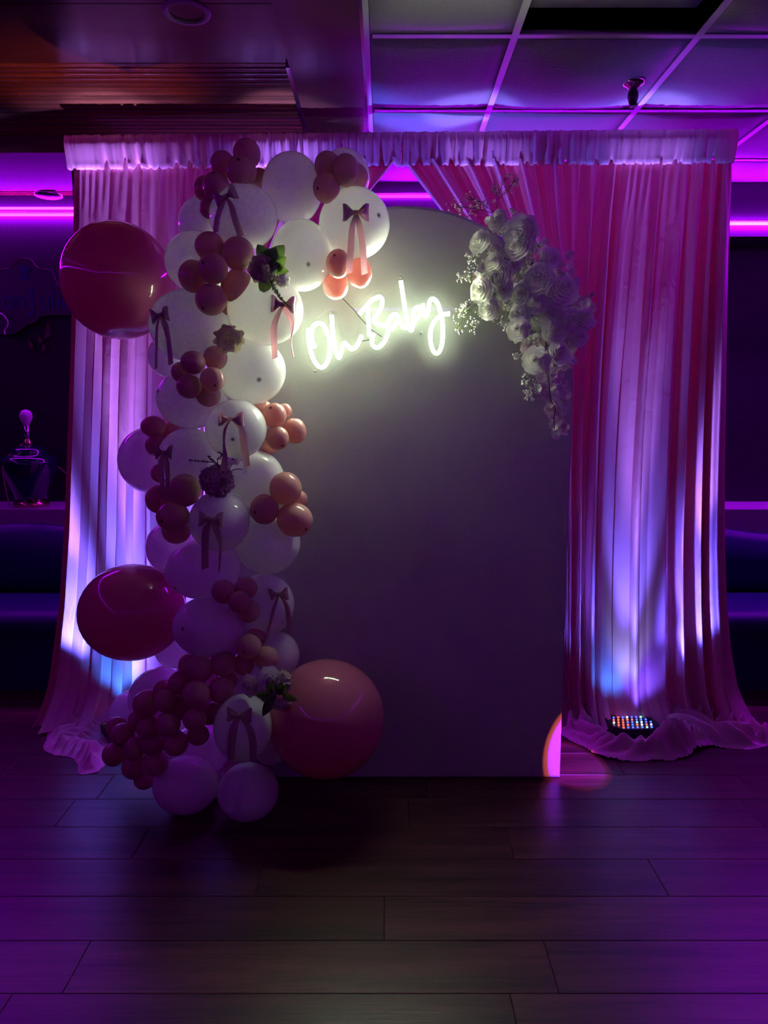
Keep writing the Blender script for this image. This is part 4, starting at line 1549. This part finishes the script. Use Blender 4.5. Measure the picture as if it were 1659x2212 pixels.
def sprig(parent, base, tip, seed, spread=0.3, nb=16, bud=0.0035, stem='stem', budmat='bud', name='filler_sprig'):
    """stem with fine side shoots carrying tiny buds: stems as one part, buds as its sub-part"""
    rng = random.Random(seed)
    base, tip = Vector(base), Vector(tip)
    L_ = (tip - base).length
    st, bd = MB(), MB()
    mid = (base + tip) / 2 + Vector((rng.uniform(-1, 1), rng.uniform(-.5, .2), rng.uniform(-1, 1))) * L_ * 0.10
    main = catmull([base, mid, tip], 5)
    st.tube(main, 0.0010, 5)
    ends = [tip]
    for k in range(nb):
        i = rng.randint(int(len(main) * 0.3), len(main) - 1)
        p = main[i]
        q = p + (tip - base).normalized() * L_ * rng.uniform(0.05, 0.22) + Vector((rng.uniform(-1, 1), rng.uniform(-1, 0.6), rng.uniform(-1, 1))) * L_ * spread * 0.6
        st.tube([p, (p + q) / 2 + Vector((0, 0, -0.003)), q], 0.0006, 4, False)
        ends.append(q)
    for q in ends:
        for _ in range(rng.randint(1, 3)):
            c = q + Vector((rng.uniform(-1, 1), rng.uniform(-1, 1), rng.uniform(-1, 1))) * bud * 1.5
            b = bud * rng.uniform(0.7, 1.3)
            bd.add([c + Vector(v_) * b for v_ in ((1, 0, 0), (0, 1, 0), (-1, 0, 0), (0, -1, 0), (0, 0, 1), (0, 0, -1))], [(0, 1, 4), (1, 2, 4), (2, 3, 4), (3, 0, 4), (1, 0, 5), (2, 1, 5), (3, 2, 5), (0, 3, 5)])
    s_o = st.build(name, stem, parent)
    b_o = bd.build('buds', budmat, s_o, kind='stuff')
    return s_o


ROSES = [rose_mesh('rose', i, 'petal') for i in (1, 2, 3)]
OPEN_ROSE = rose_mesh('peony', 9, 'cream', 0.22, [(3, 0.25, 0.50), (4, 0.52, 0.52), (5, 0.80, 0.40), (6, 1.0, 0.12)])
GREY_ROSE = rose_mesh('rose', 14, 'greypetal', 0.10)
DUSK_ROSE = rose_mesh('rose', 15, 'blossom', 0.10)
HYDR = ruffle_mesh('hydrangea', 4, 'petal')
CARN = ruffle_mesh('carnation', 6, 'greypetal', 60)
BLOS = [blossom_mesh('blossom', i, 'blossom') for i in (1, 2, 3)]
WBLOS = [blossom_mesh('blossom', i, 'petal') for i in (4, 5)]

# the big spray on the panel's right shoulder
FY = PY - 0.055


def fp(x, y, Y=FY):
    return at(960 + x * 0.26667, 370 + y * 0.26667, Y)


spray = thing('floral_spray', fp(700, 1100), 'long white rose spray hanging down the right shoulder of the panel', 'flowers')
fs = mpp(fp(600, 1000)) * 0.26667
RL = [(285, 570, 82, -.1), (300, 965, 96, -.15), (355, 1110, 78, 0), (612, 1160, 76, -.05), (600, 1280, 80, 0), (765, 870, 105, 0), (875, 1150, 86, .05), (890, 1300, 88, 0), (740, 1530, 92, -.05), (930, 1475, 82, .1), (620, 500, 118, .2), (590, 610, 92, .1), (455, 830, 92, -.1), (395, 740, 74, 0), (965, 950, 112, .2), (1140, 1180, 70, .4), (1085, 1340, 72, .3), (545, 740, 84, .1), (630, 990, 84, 0), (1010, 1210, 92, .2), (745, 1060, 80, 0), (430, 400, 74, -.1), (860, 720, 84, .3), (490, 960, 70, -.1)]
rng = random.Random(11)
for k, (x, y, r, yaw) in enumerate(RL):
    dep = 0.02 * rng.random() + (0.03 if k in (10, 11, 4, 8, 5) else 0.0)
    link('rose', ROSES[k % 3], spray, fp(x, y, FY - dep - 0.05), rot=face((yaw - 1.0 * smooth((1000 - x) / 600) + rng.uniform(-.25, .25), -1, rng.uniform(-.15, .35)), rng.random() * 6), scale=r * fs * 1.06)
for x, y, r in ((480, 450, 70), (420, 660, 70), (680, 780, 80), (800, 1000, 90), (540, 1080, 60), (700, 1400, 80), (830, 1390, 70), (930, 1080, 90), (680, 620, 80), (1050, 1080, 80), (340, 840, 70), (760, 1230, 70), (980, 1370, 70)):
    link('hydrangea', HYDR, spray, fp(x, y, FY + 0.012), rot=face((rng.uniform(-.3, .3), -1, rng.uniform(-.2, .3)), rng.random() * 6), scale=r * fs * 0.95)
BL = [(800, 1590), (850, 1560), (820, 1640), (880, 1610), (950, 1590), (1010, 1560), (1030, 1530), (920, 1650), (780, 1680), (840, 1690), (900, 1700), (970, 1720), (760, 1760), (810, 1770), (870, 1750), (930, 1780), (985, 1810), (820, 1830), (890, 1820), (860, 1880), (930, 1900), (970, 1880), (840, 1940), (900, 1950), (960, 1940), (870, 1990), (930, 2010), (890, 2050), (950, 2060), (985, 2080), (910, 2110), (960, 2110), (895, 2140), (985, 700), (940, 760), (900, 730), (1010, 760), (800, 580), (820, 640), (1160, 1060), (1190, 1110), (1130, 1080), (1200, 1230), (1150, 1250), (1100, 1280), (1040, 1440), (1000, 1400), (640, 960), (590, 980), (500, 880), (540, 860), (700, 980), (650, 1430), (690, 1440), (740, 1350), (780, 1370), (330, 760), (300, 800), (270, 860), (450, 430), (360, 400), (1010, 480 + 200), (560, 880), (720, 1600), (1030, 820), (1060, 900)]
for k, (x, y) in enumerate(BL):
    m_ = BLOS[k % 3] if k % 3 else WBLOS[k % 2]
    link('blossom', m_, spray, fp(x, y, FY - 0.02 - 0.03 * rng.random()), rot=face((rng.uniform(-.8, .8), -1, rng.uniform(-.5, .6)), rng.random() * 6), scale=fs * rng.uniform(36, 52))
SG = [(300, 700, 205, 690), (330, 740, 200, 780), (300, 840, 150, 860), (250, 1050, 130, 1150), (260, 1080, 100, 1280), (280, 1080, 230, 1260), (240, 1040, 170, 1090), (430, 1130, 400, 1200), (520, 1140, 470, 1230), (560, 1180, 500, 1270), (530, 1020, 490, 1100), (420, 980, 395, 1010), (740, 740, 760, 600), (730, 760, 710, 740), (680, 1590, 640, 1700), (720, 1620, 690, 1800), (740, 1640, 730, 1810), (640, 1500, 585, 1490), (570, 1300, 565, 1370), (940, 780, 880, 700), (920, 790, 950, 830), (440, 640, 370, 640)]
for k, (x0, y0, x1, y1) in enumerate(SG):
    sprig(spray, fp(x0, y0, FY - 0.025), fp(x1, y1, FY - 0.05), 40 + k, 0.34, 18)
for k, (x0, y0, x1, y1, nb) in enumerate([(400, 340, 105, 290, 26), (400, 330, 230, 220, 20), (420, 300, 500, 50, 12), (440, 220, 560, 85, 14), (430, 210, 400, 110, 12), (560, 420, 560, 320, 22), (600, 420, 625, 360, 16), (1100, 1050, 1190, 1010, 20), (1090, 1080, 1040, 1020, 20)]):
    sprig(spray, fp(x0, y0, FY - 0.0), fp(x1, y1, FY - 0.03), 80 + k, 0.30, nb, 0.0038, 'twig', 'blossom', 'twig')
for pts in ([(520, 640), (490, 700), (525, 790), (535, 830)], [(385, 770), (385, 840), (395, 900)], [(820, 1380), (825, 1450), (832, 1540)], [(840, 1640), (850, 1750), (860, 1850), (900, 1920), (885, 2000), (890, 2090)], [(750, 1040), (780, 1080), (800, 1040)]):
    MB().tube([fp(x, y, FY - 0.062) for x, y in pts], 0.0016, 5).build('twig', 'twig', spray)
for x0, y0, x1, y1, w in ((380, 1010, 400, 1050, .010), (870, 880, 885, 890, .008), (960, 1030, 1000, 1040, .010)):
    leaf(spray, fp(x0, y0, FY - 0.04), fp(x1, y1, FY - 0.06), w)


# little bouquets pushed into the garland
def q1(x, y, Y):
    return at(520 + x * 0.1085, 500 + y * 0.1085, Y)


b1 = thing('rose_bouquet', q1(450, 900, 2.36), 'grey rose with dark leaves and green spike between upper balloons', 'flowers')
k1 = mpp(q1(450, 800, 2.34)) * 0.1085
link('rose', GREY_ROSE, b1, q1(430, 770, 2.345), rot=face((-.25, -1, -.45), 1.0), scale=(260 * k1, 260 * k1, 260 * k1))
link('hydrangea', HYDR, b1, q1(830, 970, 2.38), rot=face((.2, -1, -.1), 0), scale=145 * k1)
for x0, y0, x1, y1, w, dep in ((520, 560, 330, 260, 125, 2.35), (560, 700, 870, 270, 170, 2.34), (560, 620, 700, 330, 160, 2.33), (620, 800, 900, 500, 130, 2.325), (600, 740, 960, 800, 90, 2.335), (540, 1000, 400, 1220, 130, 2.35), (600, 740, 780, 640, 130, 2.318)):
    leaf(b1, q1(x0, y0, dep + 0.01), q1(x1, y1, dep), w * k1, 0.006, 0.8)
st, lf = MB(), MB()
pts = catmull([q1(600, 960, 2.33), q1(680, 1150, 2.322), q1(820, 1350, 2.315), q1(1010, 1520, 2.315)], 10)
st.tube(pts, 0.0012, 5)
rng = random.Random(3)
for i, p in enumerate(pts):
    for _ in range(9):
        t = i / len(pts)
        d = Vector((rng.uniform(-1, 1), rng.uniform(-1, .4), rng.uniform(-1, 1))).normalized() * 0.013 * (1.05 - 0.85 * t)
        e = d.orthogonal().normalized() * 0.0018
        lf.add([p, p + d * 0.5 + e, p + d, p + d * 0.5 - e], [(0, 1, 2, 3)])
so = st.build('green_spike', 'stem', b1)
lf.build('leaflets', 'leaf', so, kind='stuff')
sprig(b1, q1(330, 370, 2.30), q1(530, 750, 2.275), 5, 0.07, 30, 0.0018, 'stem', 'cream')

b2 = thing('silk_peony', at(493, 735, 2.34), 'single cream silk rose above the cluster at middle height', 'flower')
ks = mpp(at(493, 735, 2.34))
link('peony', OPEN_ROSE, b2, at(495, 732, 2.355), rot=face((.0, -1, -.45), 0.4), scale=27 * ks)


def q3(x, y, Y):
    return at(400 + x * 0.09644, 960 + y * 0.09644, Y)


b3 = thing('carnation_pick', q3(720, 900, 2.40), 'dusky carnation with dark twigs under the twisted ribbon', 'flowers')
k3 = mpp(q3(700, 800, 2.36)) * 0.09644
link('carnation', CARN, b3, q3(720, 830, 2.375), rot=face((0, -1, .25), 0.4), scale=350 * k3)
link('carnation', CARN, b3, q3(560, 760, 2.39), rot=face((-.3, -1, .1), 1.4), scale=240 * k3)
for pts, seed in (([(760, 500), (620, 400), (400, 385), (90, 355)], 1), ([(770, 480), (690, 400), (560, 330), (545, 290)], 2), ([(740, 460), (730, 340), (820, 260), (760, 180)], 3), ([(960, 600), (1010, 500), (1070, 440), (1180, 400)], 4), ([(1000, 620), (1150, 550), (1300, 570), (1370, 560)], 5), ([(1020, 480), (1100, 400), (1230, 350), (1330, 350)], 6)):
    mb = MB()
    P_ = catmull([q3(x, y, 2.34) for x, y in pts], 6)
    mb.tube(P_, 0.0013, 5)
    rng = random.Random(seed)
    for p in P_[6:]:
        if rng.random() < 0.8 and seed in (1, 2, 3):
            for _ in range(2):
                d = Vector((rng.uniform(-1, 1), rng.uniform(-1, 0.2), rng.uniform(-.3, 1))).normalized() * rng.uniform(0.004, 0.008)
                mb.tube([p, p + d * 0.5, p + d], [0.0008, 0.0008, 0.0014], 4)
    mb.build('twig', 'twig', b3)
for x, y, r in ((1010, 400, 80), (1150, 400, 85), (1340, 570, 70), (1350, 630, 50)):
    link('blossom', WBLOS[0], b3, q3(x, y, 2.335), rot=face((rng.uniform(-.4, .4), -1, .3), x), scale=r * k3)


def q4(x, y, Y):
    return at(500 + x * 0.1085, 1430 + y * 0.1085, Y)


b4 = thing('rose_bouquet', q4(800, 900, 2.30), 'lower bouquet of pale roses and pointed dark leaves', 'flowers')
k4 = mpp(q4(800, 500, 2.3)) * 0.1085
link('rose', ROSES[0], b4, q4(760, 330, 2.30), rot=face((-.25, -1, .2), 0.4), scale=220 * k4)
link('hydrangea', CARN, b4, q4(980, 400, 2.31), rot=face((.3, -1, .2), 0.4), scale=230 * k4)
link('rose', DUSK_ROSE, b4, q4(370, 470, 2.31), rot=face((-.6, -1, .1), 2.4), scale=200 * k4)
link('rose', DUSK_ROSE, b4, q4(970, 830, 2.30), rot=face((.2, -1, -.9), 1.4), scale=190 * k4)
for x0, y0, x1, y1, w in ((780, 640, 480, 650, 75), (790, 620, 700, 360, 50), (800, 620, 820, 350, 45), (830, 680, 620, 1080, 95), (940, 660, 1010, 380, 70), (960, 640, 1110, 430, 60), (1010, 640, 1310, 760, 80), (860, 620, 800, 800, 60), (860, 520, 960, 620, 90)):
    leaf(b4, q4(x0, y0, 2.275), q4(x1, y1, 2.262), w * k4, 0.006, 0.75)
